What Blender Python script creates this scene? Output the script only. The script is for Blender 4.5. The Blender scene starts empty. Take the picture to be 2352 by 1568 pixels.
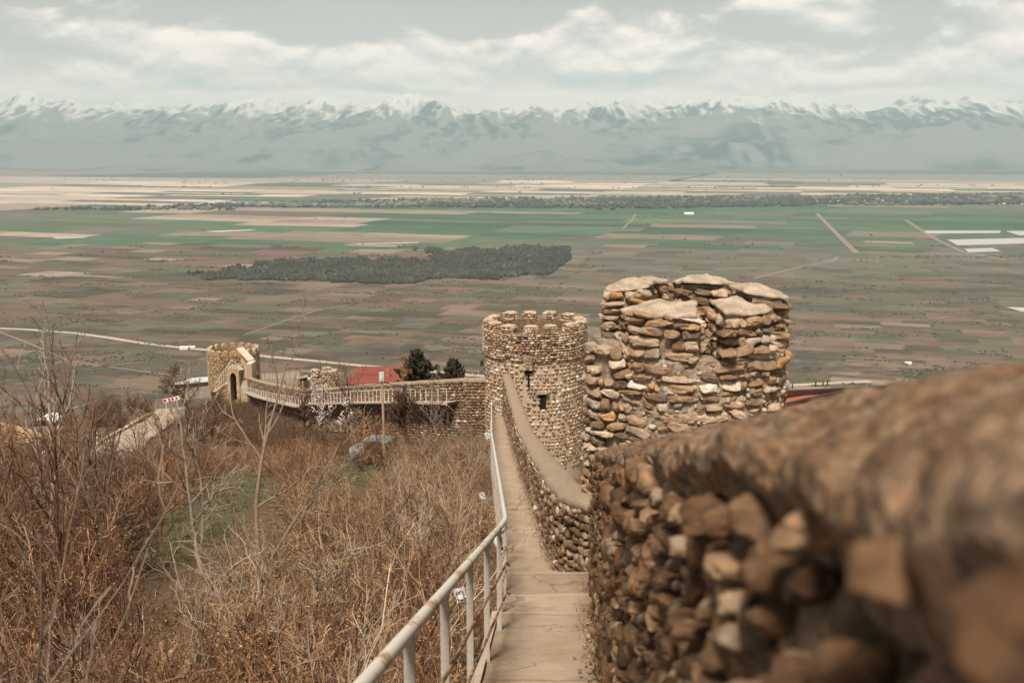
import bpy, math
import numpy as np
from mathutils import Vector, Matrix
R = math.radians
scene = bpy.context.scene
col = scene.collection

# ------------------------------------------------------------------ camera, sky, sun, exposure
PITCH = R(10.6)
FPX = 2352 * 35 / 36.0
cam_d = bpy.data.cameras.new('camera')
cam = bpy.data.objects.new('camera', cam_d)
col.objects.link(cam)
cam.location = (0, 0, 0)
cam.rotation_euler = (math.pi / 2 - PITCH, 0, 0)
cam_d.lens = 35
cam_d.sensor_width = 36
cam_d.clip_start = 0.05
cam_d.clip_end = 200000
cam_d.dof.use_dof = True
cam_d.dof.focus_distance = 15.0
cam_d.dof.aperture_fstop = 3.8
scene.camera = cam
scene.view_settings.view_transform = 'Standard'
scene.view_settings.look = 'None'
scene.view_settings.gamma = 1
scene.view_settings.exposure = 0.45
scene.view_settings.use_curve_mapping = False
scene.cycles.use_denoising = True
scene.cycles.max_bounces = 5
scene.cycles.diffuse_bounces = 3
scene.cycles.transparent_max_bounces = 8

SUN_EL, SUN_AZ = 54, 194          # azimuth clockwise from the view direction: almost straight behind
sd = bpy.data.lights.new('sun', 'SUN')
sd.energy = 4.4
sd.angle = R(12)
sd.color = (1.0, 0.90, 0.77)
sun = bpy.data.objects.new('sun', sd)
col.objects.link(sun)
sv = Vector((math.sin(R(SUN_AZ)) * math.cos(R(SUN_EL)), math.cos(R(SUN_AZ)) * math.cos(R(SUN_EL)), math.sin(R(SUN_EL))))
sun.rotation_euler = sv.to_track_quat('Z', 'Y').to_euler()


class G:
    """small node-graph helper"""
    def __init__(s, nt):
        s.nt = nt
    def n(s, t, **kw):
        nd = s.nt.nodes.new(t)
        for k, v in kw.items():
            setattr(nd, k, v)
        return nd
    def put(s, sock, v):
        if hasattr(v, 'is_output'):
            s.nt.links.new(v, sock)
        elif v is not None:
            sock.default_value = v
    def m(s, op, a, b=None, c=None, clamp=False):
        nd = s.n('ShaderNodeMath', operation=op, use_clamp=clamp)
        for i, v in enumerate((a, b, c)):
            if v is not None:
                s.put(nd.inputs[i], v)
        return nd.outputs[0]
    def mix(s, f, a, b, mode='MIX'):
        nd = s.n('ShaderNodeMix', data_type='RGBA', blend_type=mode)
        s.put(nd.inputs['Factor'], f)
        for k, v in ((6, a), (7, b)):
            if isinstance(v, tuple) and len(v) == 3:
                v = (*v, 1)
            s.put(nd.inputs[k], v)
        return nd.outputs[2]
    def ramp(s, f, stops, interp='LINEAR'):
        nd = s.n('ShaderNodeValToRGB')
        cr = nd.color_ramp
        cr.interpolation = interp
        while len(cr.elements) < len(stops):
            cr.elements.new(0.5)
        for e, (p, c) in zip(cr.elements, stops):
            e.position = p
            e.color = (*c, 1) if isinstance(c, tuple) else (c, c, c, 1)
        s.put(nd.inputs[0], f)
        return nd.outputs[0]
    def noise(s, vec, scale, detail=5, rough=0.55, dist=0.0):
        nd = s.n('ShaderNodeTexNoise')
        s.put(nd.inputs['Vector'], vec)
        nd.inputs['Scale'].default_value = scale
        nd.inputs['Detail'].default_value = detail
        nd.inputs['Roughness'].default_value = rough
        nd.inputs['Distortion'].default_value = dist
        return nd.outputs['Fac']
    def smooth(s, v, a, b):
        nd = s.n('ShaderNodeMapRange', interpolation_type='SMOOTHSTEP')
        s.put(nd.inputs['Value'], v)
        nd.inputs['From Min'].default_value = a
        nd.inputs['From Max'].default_value = b
        return nd.outputs['Result']
    def comb(s, x, y, z):
        nd = s.n('ShaderNodeCombineXYZ')
        for i, v in enumerate((x, y, z)):
            s.put(nd.inputs[i], v)
        return nd.outputs[0]
    def sep(s, v):
        nd = s.n('ShaderNodeSeparateXYZ')
        s.put(nd.inputs[0], v)
        return nd.outputs


world = bpy.data.worlds.new('World')
scene.world = world
world.use_nodes = True
world.node_tree.nodes.clear()
g = G(world.node_tree)
sky = g.n('ShaderNodeTexSky', sky_type='NISHITA')
sky.sun_disc = False
sky.sun_elevation = R(SUN_EL)
sky.sun_rotation = R(SUN_AZ)
sky.altitude = 800
dirv = g.n('ShaderNodeTexCoord').outputs['Generated']
dx, dy, dz = g.sep(dirv)
az = g.m('ARCTAN2', dx, dy)
el = g.m('ARCSINE', dz)
eld = g.m('MULTIPLY', el, 57.2958)
# drifting cumulus banks: a noise field in bearing and height, its upper edges lit
def cl(off, sc=1.0):
    v = g.comb(g.m('MULTIPLY', az, 7.5 * sc), g.m('MULTIPLY', g.m('ADD', el, off), 17.0 * sc), 3.7)
    return g.noise(v, 1.0, 9, 0.56, 0.25)
n0 = cl(0.0)
n1 = cl(0.010)
band = g.m('MULTIPLY', g.smooth(eld, 2.9, 3.9), g.m('SUBTRACT', 1.0, g.smooth(eld, 5.0, 8.2)))
dens = g.m('ADD', n0, g.m('MULTIPLY', band, 0.15))
mask = g.smooth(dens, 0.515, 0.655)
lit = g.m('ADD', 0.42, g.m('ADD', g.m('MULTIPLY', g.m('SUBTRACT', n0, n1), 5.0), g.m('MULTIPLY', g.m('SUBTRACT', n0, .5), 1.6)), clamp=True)
base = g.ramp(g.m('DIVIDE', eld, 30.0, clamp=True), [(0.0, (1.7, 1.5, 1.36)), (0.11, (1.25, 1.13, 1.04)), (0.14, (.75, .70, .655)), (0.18, (0.53, 0.525, 0.495)), (0.27, (0.44, 0.445, 0.425)), (0.42, (0.34, 0.335, 0.315)), (0.6, (0.25, 0.24, 0.225)), (1.0, (0.22, 0.21, 0.20))])
broad = g.noise(g.comb(g.m('MULTIPLY', az, 2.2), g.m('MULTIPLY', el, 9.0), 9.1), 1.0, 5, 0.5)
base = g.mix(1.0, base, (.95, .875, .81), 'MULTIPLY')
base = g.mix(1.0, base, g.ramp(broad, [(0.3, 0.92), (0.7, 1.08)]), 'MULTIPLY')
ccol = g.mix(lit, (0.54, 0.52, 0.49), (1.16, 0.99, 0.84))
clouds = g.mix(g.m('MULTIPLY', g.m('MULTIPLY', mask, 0.85), g.m('SUBTRACT', 1.0, g.smooth(eld, 9.0, 14.0))), base, ccol)
clouds10 = g.mix(1.0, clouds, (10.5, 10.5, 10.5), 'MULTIPLY')
skymix = g.mix(0.9, sky.outputs[0], clouds10)
bg = g.n('ShaderNodeBackground')
g.put(bg.inputs['Color'], skymix)
bg.inputs['Strength'].default_value = 0.1
wo = g.n('ShaderNodeOutputWorld')
g.put(wo.inputs['Surface'], bg.outputs[0])

# ------------------------------------------------------------------ helpers
def at(u, v, Y):
    """the point at forward distance Y seen at (u, v) on a 2352 x 1568 picture"""
    x = (u - 1176) / FPX
    y = -(v - 784) / FPX
    fy = math.cos(PITCH) + y * math.sin(PITCH)
    fz = -math.sin(PITCH) + y * math.cos(PITCH)
    k = Y / fy
    return np.array((x * k, Y, fz * k))

def uv_of(P):
    P = np.asarray(P, float)
    d = P[..., 1] * math.cos(PITCH) - P[..., 2] * math.sin(PITCH)
    up = P[..., 1] * math.sin(PITCH) + P[..., 2] * math.cos(PITCH)
    return 1176 + P[..., 0] / d * FPX, 784 - up / d * FPX

def _h(ix, iy, iz, seed):
    n = (ix * 374761393 + iy * 668265263 + iz * 2147483647 + seed * 1274126177).astype(np.int64) & 0xffffffff
    n = ((n ^ (n >> 13)) * 1274126177) & 0xffffffff
    n = ((n ^ (n >> 16)) * 2246822519) & 0xffffffff
    return ((n ^ (n >> 15)) & 0xffffff) / float(0xffffff)

def vnoise(P, seed=0):
    P = np.asarray(P, float)
    i = np.floor(P).astype(np.int64)
    f = P - i
    f = f * f * (3 - 2 * f)
    out = 0
    for dx_ in (0, 1):
        for dy_ in (0, 1):
            for dz_ in (0, 1):
                w = (f[..., 0] if dx_ else 1 - f[..., 0]) * (f[..., 1] if dy_ else 1 - f[..., 1]) * (f[..., 2] if dz_ else 1 - f[..., 2])
                out = out + w * _h(i[..., 0] + dx_, i[..., 1] + dy_, i[..., 2] + dz_, seed)
    return out * 2 - 1

def fbm(P, oct=4, seed=0, rough=0.5):
    P = np.asarray(P, float)
    a, s, out = 1.0, 1.0, 0
    for o in range(oct):
        out = out + a * vnoise(P * s + o * 17.3, seed + o)
        a *= rough
        s *= 2.03
    return out

def P3(x, y, z=0.0):
    x, y = np.broadcast_arrays(np.asarray(x, float), np.asarray(y, float))
    return np.stack([x, y, np.broadcast_to(z, x.shape)], -1)

def prop(o, label=None, cat=None, group=None, kind=None):
    if label: o['label'] = label
    if cat: o['category'] = cat
    if group: o['group'] = group
    if kind: o['kind'] = kind
    return o

def empty(name, loc, label=None, cat=None, group=None, rz=0.0):
    o = bpy.data.objects.new(name, None)
    o.empty_display_size = 0.2
    o.location = loc
    o.rotation_euler = (0, 0, rz)
    col.objects.link(o)
    return prop(o, label, cat, group)

class Pile:
    """collects vertices, faces and colours and links them as one mesh object"""
    def __init__(s):
        s.V, s.F, s.C, s.n = [], {}, [], 0
    def add(s, V, F, c=(1, 1, 1)):
        V = np.asarray(V, float).reshape(-1, 3)
        if isinstance(F, np.ndarray):
            s.F.setdefault(F.shape[1], []).append(F.astype(np.int64) + s.n)
        else:
            for k in sorted({len(f) for f in F}):
                s.F.setdefault(k, []).append(np.array([f for f in F if len(f) == k], np.int64) + s.n)
        s.V.append(V)
        c = np.asarray(c, float)
        s.C.append(np.broadcast_to(c, (len(V), 3)))
        s.n += len(V)
        return s
    def mesh(s, name, mat, smooth=False):
        me = bpy.data.meshes.new(name)
        V = np.concatenate(s.V)
        me.vertices.add(len(V))
        me.vertices.foreach_set('co', V.astype(np.float32).ravel())
        idx, tot = [], []
        for k, L in s.F.items():
            A = np.concatenate(L)
            idx.append(A.ravel())
            tot.append(np.full(len(A), k))
        idx = np.concatenate(idx).astype(np.int32)
        tot = np.concatenate(tot)
        start = np.concatenate([[0], np.cumsum(tot)[:-1]]).astype(np.int32)
        me.loops.add(len(idx))
        me.loops.foreach_set('vertex_index', idx)
        me.polygons.add(len(tot))
        me.polygons.foreach_set('loop_start', start)
        me.polygons.foreach_set('use_smooth', np.full(len(tot), bool(smooth)))
        C = np.concatenate(s.C)
        ca = me.color_attributes.new('Col', 'FLOAT_COLOR', 'POINT')
        ca.data.foreach_set('color', np.concatenate([C, np.ones((len(C), 1))], 1).astype(np.float32).ravel())
        me.update(calc_edges=True)
        me.validate()
        me.materials.append(mat)
        return me
    def build(s, name, mat, parent=None, smooth=False, loc=None):
        o = bpy.data.objects.new(name, s.mesh(name, mat, smooth))
        if loc is not None:
            o.location = loc
        if parent is not None:
            o.parent = parent
        col.objects.link(o)
        return o
    def box(s, c, size, rot=None, c3=(1, 1, 1)):
        V = np.array([(x, y, z) for x in (-.5, .5) for y in (-.5, .5) for z in (-.5, .5)]) * np.asarray(size)
        if rot is not None:
            V = V @ np.array(rot).T
        F = [(0, 1, 3, 2), (4, 6, 7, 5), (0, 4, 5, 1), (2, 3, 7, 6), (0, 2, 6, 4), (1, 5, 7, 3)]
        return s.add(V + np.asarray(c), F, c3)
    def bar(s, a, b, w, t=None, c3=(1, 1, 1)):
        a, b = np.asarray(a, float), np.asarray(b, float)
        t = t or w
        d = b - a
        L = np.linalg.norm(d)
        d = d / L
        ref = np.array((0, 0, 1.0)) if abs(d[2]) < .95 else np.array((0, 1.0, 0))
        x = np.cross(d, ref); x /= np.linalg.norm(x)
        y = np.cross(x, d)
        return s.box((a + b) / 2, (w, L, t), np.stack([x, d, y], 1), c3)
    def tube(s, pts, rad, k=5, c=(1, 1, 1), cap=False):
        pts = np.asarray(pts, float)
        n = len(pts)
        rad = np.broadcast_to(np.asarray(rad, float), (n,))
        T = np.gradient(pts, axis=0)
        T /= np.linalg.norm(T, axis=1)[:, None] + 1e-9
        mean = pts[-1] - pts[0]
        ref = np.array((1.0, 0, 0)) if abs(mean[0]) < 0.8 * np.linalg.norm(mean) else np.array((0, 0, 1.0))
        U = np.cross(T, ref); U /= np.linalg.norm(U, axis=1)[:, None] + 1e-9
        W = np.cross(T, U)
        a = np.arange(k) * 2 * math.pi / k
        V = pts[:, None] + rad[:, None, None] * (np.cos(a)[None, :, None] * U[:, None] + np.sin(a)[None, :, None] * W[:, None])
        i = np.arange(n - 1)[:, None] * k
        j = np.arange(k)[None]
        j2 = (j + 1) % k
        F = np.stack([i + j, i + j2, i + k + j2, i + k + j], -1).reshape(-1, 4)
        c = np.asarray(c, float)
        if c.ndim == 2:
            c = np.repeat(c, k, 0)
        s.add(V.reshape(-1, 3), F, c)
        if cap:
            for r0 in (0, n - 1):
                s.add(V[r0], [tuple(range(k))], c if c.ndim == 1 else c[0])
        return s
    def grid(s, V, c=(1, 1, 1), close=False):
        V = np.asarray(V, float)
        a, b = V.shape[:2]
        i = np.arange(a - 1)[:, None]
        j = np.arange(b if close else b - 1)[None]
        j2 = (j + 1) % b
        F = np.stack([i * b + j, i * b + j2, (i + 1) * b + j2, (i + 1) * b + j], -1).reshape(-1, 4)
        c = np.asarray(c, float)
        return s.add(V.reshape(-1, 3), F, c.reshape(-1, 3) if c.ndim == 3 else c)

# ------------------------------------------------------------------ materials
MATS = {}
def mat(name, c=(.5, .5, .5), var=.25, scale=6.0, rough=.85, bump=.25, bscale=40.0, attr=False, metal=0.0, c2=None, spec=.3, bdist=0.02, fine=.15, stretch=None, smear=None):
    if name in MATS:
        return MATS[name]
    m = bpy.data.materials.new(name)
    m.use_nodes = True
    nt = m.node_tree
    nt.nodes.clear()
    q = G(nt)
    o = q.n('ShaderNodeTexCoord').outputs['Object']
    if stretch:
        mp = q.n('ShaderNodeMapping')
        mp.inputs['Scale'].default_value = stretch
        q.put(mp.inputs[0], o)
        o = mp.outputs[0]
    if attr:
        at_ = q.n('ShaderNodeAttribute', attribute_name='Col')
        b = at_.outputs['Color']
    else:
        b = (*c, 1)
    nz = q.noise(o, scale, 6, .6)
    if c2:
        b = q.mix(q.smooth(nz, .4, .62), b, c2)
    b = q.mix(1.0, b, q.ramp(nz, [(.25, 1 - var), (.75, 1 + var)]), 'MULTIPLY')
    fn = q.noise(o, bscale, 4, .65)
    b = q.mix(1.0, b, q.ramp(fn, [(.3, 1 - fine), (.7, 1 + fine)]), 'MULTIPLY')
    if smear:
        sm = q.noise(o, 5.5, 7, .68)
        b = q.mix(q.m('MULTIPLY', q.smooth(sm, .56, .63), .75), b, smear)
    p = q.n('ShaderNodeBsdfPrincipled')
    q.put(p.inputs['Base Color'], b)
    p.inputs['Roughness'].default_value = rough
    p.inputs['Metallic'].default_value = metal
    p.inputs['Specular IOR Level'].default_value = spec
    if bump:
        bn = q.n('ShaderNodeBump')
        bn.inputs['Strength'].default_value = bump
        bn.inputs['Distance'].default_value = bdist
        q.put(bn.inputs['Height'], fn)
        q.put(p.inputs['Normal'], bn.outputs[0])
    out = q.n('ShaderNodeOutputMaterial')
    q.put(out.inputs[0], p.outputs[0])
    MATS[name] = m
    return m

M_stone = mat('river_stone', attr=True, var=.42, scale=11, bump=.6, bscale=60, rough=.8, fine=.3, bdist=.012, smear=(.31, .24, .17))
M_stone_far = mat('rubble_stone', attr=True, smear=(.40, .31, .225), var=.34, scale=3, bump=.5, bscale=22, rough=.9, fine=.25, bdist=.03)
M_mortar = mat('mortar', (.27, .205, .145), .35, 7, .95, .9, 55, c2=(.36, .29, .22), fine=.4, bdist=.02)
M_core = mat('dark_mortar', (.165, .11, .068), .35, 5, .95, .9, 34, c2=(.235, .165, .11), fine=.5, bdist=.04)
M_render = mat('lime_render', (.52, .415, .31), .3, 2.2, .95, .8, 16, c2=(.43, .325, .23), fine=.3, bdist=.04)
M_cap = mat('cap_mortar', (.40, .315, .235), .25, 5, .95, .9, 60, c2=(.46, .375, .29), fine=.3, bdist=.015)
M_coping = mat('coping_mortar', (.305, .205, .13), .45, 9, .95, 1.0, 48, c2=(.165, .095, .052), fine=.75, bdist=.03)
M_coping_far = mat('pale_coping', (.41, .32, .23), .3, 2.6, .95, .9, 30, c2=(.31, .225, .15), fine=.34, bdist=.03)
M_white = mat('white_paint', (.62, .60, .56), .12, 3, .55, .1, 60, fine=.06)
M_bark = mat('bark', attr=True, var=.3, scale=7, bump=.3, bscale=60, rough=.9, fine=.2)
M_leafbit = mat('dry_leaf', attr=True, var=.3, scale=5, bump=0, rough=.8)

def rail_mat():
    m = bpy.data.materials.new('rusty_white_paint')
    m.use_nodes = True
    nt = m.node_tree; nt.nodes.clear()
    q = G(nt)
    o = q.n('ShaderNodeTexCoord').outputs['Object']
    n_ = q.noise(o, 3.2, 6, .62)
    f_ = q.noise(o, 26, 5, .7)
    k = q.m('ADD', q.m('MULTIPLY', n_, .72), q.m('MULTIPLY', f_, .28))
    b = q.ramp(k, [(.0, (.74, .70, .64)), (.52, (.68, .625, .55)), (.565, (.46, .30, .16)), (.66, (.27, .115, .045)), (1, (.16, .06, .03))])
    p = q.n('ShaderNodeBsdfPrincipled')
    q.put(p.inputs['Base Color'], b)
    q.put(p.inputs['Roughness'], q.ramp(k, [(.5, .5), (.6, .85)]))
    bn = q.n('ShaderNodeBump'); bn.inputs['Strength'].default_value = .25; bn.inputs['Distance'].default_value = .004
    q.put(bn.inputs['Height'], k); q.put(p.inputs['Normal'], bn.outputs[0])
    q.put(q.n('ShaderNodeOutputMaterial').inputs[0], p.outputs[0])
    return m
M_rail = rail_mat()
M_post = mat('grey_post_paint', (.47, .435, .39), .18, 4, .6, .15, 50, c2=(.40, .355, .30), fine=.12)
M_rod = mat('rusty_rod', (.28, .125, .055), .3, 9, .85, .3, 60, c2=(.46, .32, .22), fine=.2)

def path_mat():
    m = bpy.data.materials.new('worn_concrete')
    m.use_nodes = True
    nt = m.node_tree; nt.nodes.clear()
    q = G(nt)
    o = q.n('ShaderNodeTexCoord').outputs['Object']
    at_ = q.n('ShaderNodeAttribute', attribute_name='Col')
    cr, ln, st = q.sep(at_.outputs['Vector'])          # across 0..1, nearness to a worn nosing, tread tint
    n1_ = q.noise(o, 1.7, 6, .62)
    n2_ = q.noise(o, 48, 4, .7)
    x, y, z = q.sep(o)
    bands = q.noise(q.comb(q.m('MULTIPLY', x, .35), q.m('MULTIPLY', y, 3.2), 0.0), 1.0, 5, .65)
    b = q.ramp(n1_, [(.25, (.35, .25, .165)), (.5, (.44, .33, .235)), (.75, (.50, .39, .285))])
    b = q.mix(1.0, b, q.ramp(bands, [(.32, .93), (.68, 1.05)]), 'MULTIPLY')
    b = q.mix(1.0, b, q.ramp(n2_, [(.3, .8), (.7, 1.16)]), 'MULTIPLY')
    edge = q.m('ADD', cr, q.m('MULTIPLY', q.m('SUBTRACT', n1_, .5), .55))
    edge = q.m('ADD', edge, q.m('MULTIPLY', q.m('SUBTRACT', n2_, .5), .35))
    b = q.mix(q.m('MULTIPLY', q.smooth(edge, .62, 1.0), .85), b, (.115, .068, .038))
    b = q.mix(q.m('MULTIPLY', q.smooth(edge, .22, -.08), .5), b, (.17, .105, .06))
    vw = q.n('ShaderNodeTexVoronoi', feature='DISTANCE_TO_EDGE')
    vw.inputs['Scale'].default_value = .55
    nv = q.n('ShaderNodeTexNoise'); nv.inputs['Scale'].default_value = 2.2; nv.inputs['Detail'].default_value = 5
    q.put(nv.inputs['Vector'], o)
    vm = q.n('ShaderNodeVectorMath', operation='ADD')
    q.put(vm.inputs[0], o); q.put(vm.inputs[1], nv.outputs['Color'])
    q.put(vw.inputs['Vector'], vm.outputs[0])
    crack = q.m('MULTIPLY', q.m('SUBTRACT', 1.0, q.smooth(vw.outputs['Distance'], .004, .016)), q.smooth(n1_, .42, .58))
    b = q.mix(q.m('MULTIPLY', crack, .6), b, (.12, .08, .05))
    stn = q.noise(o, 1.1, 5, .7)
    b = q.mix(q.m('MULTIPLY', q.smooth(stn, .56, .7), .4), b, (.24, .165, .105))
    spk = q.noise(o, 16, 3, .6)
    b = q.mix(q.m('MULTIPLY', q.smooth(spk, .68, .74), .5), b, (.15, .10, .065))
    jt = q.m('ABSOLUTE', q.m('SUBTRACT', q.m('FRACT', q.m('DIVIDE', y, 2.6)), .5))
    b = q.mix(q.m('MULTIPLY', q.m('SUBTRACT', 1.0, q.smooth(jt, .004, .011)), .5), b, (.14, .095, .06))
    b = q.mix(q.m('MULTIPLY', ln, .55), b, (.56, .46, .36))
    b = q.mix(q.m('MULTIPLY', st, .5), b, (.21, .14, .088))
    p = q.n('ShaderNodeBsdfPrincipled')
    q.put(p.inputs['Base Color'], b)
    p.inputs['Roughness'].default_value = .9
    bn = q.n('ShaderNodeBump'); bn.inputs['Strength'].default_value = .5; bn.inputs['Distance'].default_value = .01
    q.put(bn.inputs['Height'], n2_); q.put(p.inputs['Normal'], bn.outputs[0])
    q.put(q.n('ShaderNodeOutputMaterial').inputs[0], p.outputs[0])
    return m
M_path = path_mat()

# ------------------------------------------------------------------ the lie of the land (z = -depth below the eye)
def wall_x(Y):                       # the inner face of the parapet
    return np.where(Y < 11.9, .19 + .07 * Y, .68 - .0245 * (Y - 12))
def ground_z(X, Y):
    X = np.asarray(X, float); Y = np.asarray(Y, float)
    h = 3.4 + .25 * np.minimum(Y, 100) + .17 * np.maximum(Y - 100, 0) + .045 * np.clip(-X, 0, None)
    side = np.where(Y < 62, X - wall_x(Y) - .4, X - np.clip(2 - (Y - 62) * .1, -3, 2))
    sp = np.maximum(side, 0)
    h = h + np.minimum(sp, 1.5) * .7 + np.where(Y < 100, .34, .2) * sp
    dr = np.maximum(Y - (158 - .25 * np.clip(X + 40, 0, 60)), 0)
    h = h + .40 * dr * np.clip(dr / 15, 0, 1)
    h = h + .3 * np.maximum(-X - 85, 0)
    h = h + .22 * fbm(P3(X * .22, Y * .22), 3, 5) * np.clip(Y / 8, 0, 1)
    return -np.minimum(h, 404.0)

def hit(u, v, y0=2.0, y1=260):
    ys = np.arange(y0, y1, .1)
    p = at(u, v, 1.0)
    X, Z = p[0] * ys, p[2] * ys
    g_ = ground_z(X, ys)
    k = np.nonzero(g_ >= Z)[0]
    i = k[0] if len(k) else len(ys) - 1
    return np.array((X[i], ys[i], g_[i]))

# valley at -400: parcels cut from rectangles, each with its own colour
VALLEY = -400.0
rng = np.random.default_rng(11)
def lin(*rgb):
    return tuple((c / 255 / 12.92) if c / 255 <= .04045 else ((c / 255 + .055) / 1.055) ** 2.4 for c in rgb)
EARTH = [tuple((np.array(c_) * 1.45 - .05) * (.90, .91, .99)) for c_ in [(.175, .13, .10), (.145, .105, .08), (.13, .115, .085), (.205, .155, .12), (.115, .10, .07), (.16, .125, .09), (.10, .095, .065), (.185, .135, .105)]]
OLIVE = [tuple(np.array(c_) * (.95, .94, 1.02)) for c_ in [(.135, .14, .085), (.15, .15, .10), (.12, .13, .08), (.17, .155, .11), (.14, .12, .085)]]
GREEN = [tuple(np.array(c_) * (1.25, 1.0, 1.1)) for c_ in [(.05, .12, .06), (.06, .135, .07), (.045, .105, .055), (.075, .14, .075), (.09, .14, .08)]]
BEIGE = [(.36, .28, .21), (.30, .24, .18), (.42, .34, .27), (.27, .22, .16), (.33, .25, .19)]
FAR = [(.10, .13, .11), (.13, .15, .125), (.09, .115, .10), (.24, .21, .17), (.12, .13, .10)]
def pick(L):
    return np.array(L[rng.integers(len(L))]) * rng.uniform(.88, 1.12)
def field_colour(u, v):
    r = rng.random()
    v = v + rng.normal(0, 6)
    if v > 575 and u < 1000 and r < .9:
        return pick(EARTH) * (.84, .82, .80) if rng.random() < .72 else pick(OLIVE) * (.85, .82, .82)
    if v > 640:
        if u > 1850 and v < 730:
            return pick(OLIVE) * (.9, .85, .85) if r < .8 else pick(EARTH)
        return pick(GREEN) * (1.2, 1, 1) if r < .03 else pick(OLIVE) * (.95, .88, .88) if r < .20 else pick(EARTH) * (1.15 if r > .85 else 1)
    if v > 575:
        if u > 1200:
            return pick(OLIVE) if r < .85 else pick(EARTH)
        return pick(EARTH) if r < .55 else pick(OLIVE) if r < .9 else pick(BEIGE) * .8
    if v > 470:
        if u > 1000:
            return pick(GREEN) if r < (.8 if v < 545 else .45) else pick(OLIVE) if r < .9 else pick(BEIGE) * .75
        return pick(GREEN) if r < .45 else pick(OLIVE) if r < .72 else pick(BEIGE) * .85
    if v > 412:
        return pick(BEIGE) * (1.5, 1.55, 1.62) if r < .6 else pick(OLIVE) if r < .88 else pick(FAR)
    return pick(FAR) if r < .8 else pick(BEIGE) * .8

fields = Pile()
edges = []
TH = R(-17)
ct, st_ = math.cos(TH), math.sin(TH)
def warp(P):
    x = P[:, 0] * ct - P[:, 1] * st_
    y = P[:, 0] * st_ + P[:, 1] * ct
    s = np.clip(y / 3000, .4, 1.5)
    x = x + 70 * s * vnoise(P3(x / 1300, y / 900), 3)
    y = y + 60 * s * vnoise(P3(x / 1100, y / 1300), 4)
    return x, y
stack = [(-26000.0, 26000.0, 200.0, 46000.0)]
while stack:
    x0, x1, y0, y1 = stack.pop()
    ym = max((y0 + y1) / 2 * ct + (x0 + x1) / 2 * st_, 500)
    tw, td = (115, 58) if ym < 3600 else (300, 160) if ym < 4600 else (760, 330) if ym < 9500 else (620, 170) if ym < 16000 else (2600, 1400)
    s = ym / 2600 if ym < 3600 else ym / 6000
    tw *= s; td *= s
    w, d = x1 - x0, y1 - y0
    cx, cy = (x0 + x1) / 2, (y0 + y1) / 2
    out = abs(cx * ct - cy * st_) - w * .6 > .62 * (y1 + 500)
    if (w > tw * rng.uniform(1, 1.9) or d > td * rng.uniform(1, 2.0)) and not out:
        if w / tw > d / td:
            c = x0 + w * rng.uniform(.35, .65); stack += [(x0, c, y0, y1), (c, x1, y0, y1)]
        else:
            c = y0 + d * rng.uniform(.35, .65); stack += [(x0, x1, y0, c), (x0, x1, c, y1)]
        continue
    n = 4
    P = np.array([(x0 + w * i / n, y0) for i in range(n + 1)] + [(x1 - w * i / n, y1) for i in range(n + 1)])
    X, Y = warp(P)
    cX, cY = X.mean(), Y.mean()
    u, v = uv_of((cX, max(cY, 300), VALLEY))
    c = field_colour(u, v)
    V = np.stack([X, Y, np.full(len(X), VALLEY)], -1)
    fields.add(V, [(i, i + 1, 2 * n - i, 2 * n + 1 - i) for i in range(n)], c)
    if not out and -100 < u < 2450 and 560 < v < 960:
        edges.append((V[0], V[n], cY))
        if rng.random() < .6:
            edges.append((V[n], V[n + 1], cY))

def valley_mat():
    m = bpy.data.materials.new('farmland')
    m.use_nodes = True
    nt = m.node_tree; nt.nodes.clear()
    q = G(nt)
    o = q.n('ShaderNodeTexCoord').outputs['Object']
    b = q.n('ShaderNodeAttribute', attribute_name='Col').outputs['Color']
    mp = q.n('ShaderNodeMapping'); mp.inputs['Scale'].default_value = (.35, 1, 1); mp.inputs['Rotation'].default_value = (0, 0, R(8))
    q.put(mp.inputs[0], o)
    n_ = q.noise(mp.outputs[0], .012, 8, .62)
    n2 = q.noise(o, .0011, 6, .6)
    n3 = q.noise(mp.outputs[0], .05, 4, .6)
    b = q.mix(1.0, b, q.ramp(n_, [(.3, .72), (.7, 1.28)]), 'MULTIPLY')
    b = q.mix(1.0, b, q.ramp(n3, [(.3, .82), (.7, 1.18)]), 'MULTIPLY')
    b = q.mix(q.m('MULTIPLY', q.smooth(n2, .5, .68), .2), b, (.14, .115, .085))
    yq = q.sep(o)[1]
    b = q.mix(q.m('MULTIPLY', q.m('SUBTRACT', 1.0, q.smooth(yq, 3500.0, 6000.0)), .12), b, q.mix(q.smooth(n2, .4, .6), (.13, .115, .092), (.12, .118, .092)))
    yy_ = q.sep(o)[1]
    sc_ = q.noise(mp.outputs[0], .075, 3, .75)
    sm_ = q.noise(mp.outputs[0], .0045, 5, .6)
    k_ = q.m('MULTIPLY', q.smooth(q.m('ADD', sc_, q.m('MULTIPLY', q.m('SUBTRACT', sm_, .5), 1.1)), .57, .66), q.m('SUBTRACT', 1.0, q.smooth(yy_, 3000.0, 4600.0)))
    b = q.mix(q.m('MULTIPLY', k_, .75), b, (.062, .058, .044))
    p = q.n('ShaderNodeBsdfPrincipled')
    q.put(p.inputs['Base Color'], b)
    p.inputs['Roughness'].default_value = .95
    p.inputs['Specular IOR Level'].default_value = .1
    q.put(q.n('ShaderNodeOutputMaterial').inputs[0], p.outputs[0])
    return m
prop(fields.build('ground', valley_mat()), kind='structure')
big = Pile().grid(np.array([[(x, y, VALLEY - 1.5) for y in (-3000, 60000)] for x in (-45000, 45000)]), (.12, .12, .09))
prop(big.build('terrain_base', mat('plain_soil', (.12, .115, .09), .2, .002, bump=0)), kind='structure')

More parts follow.
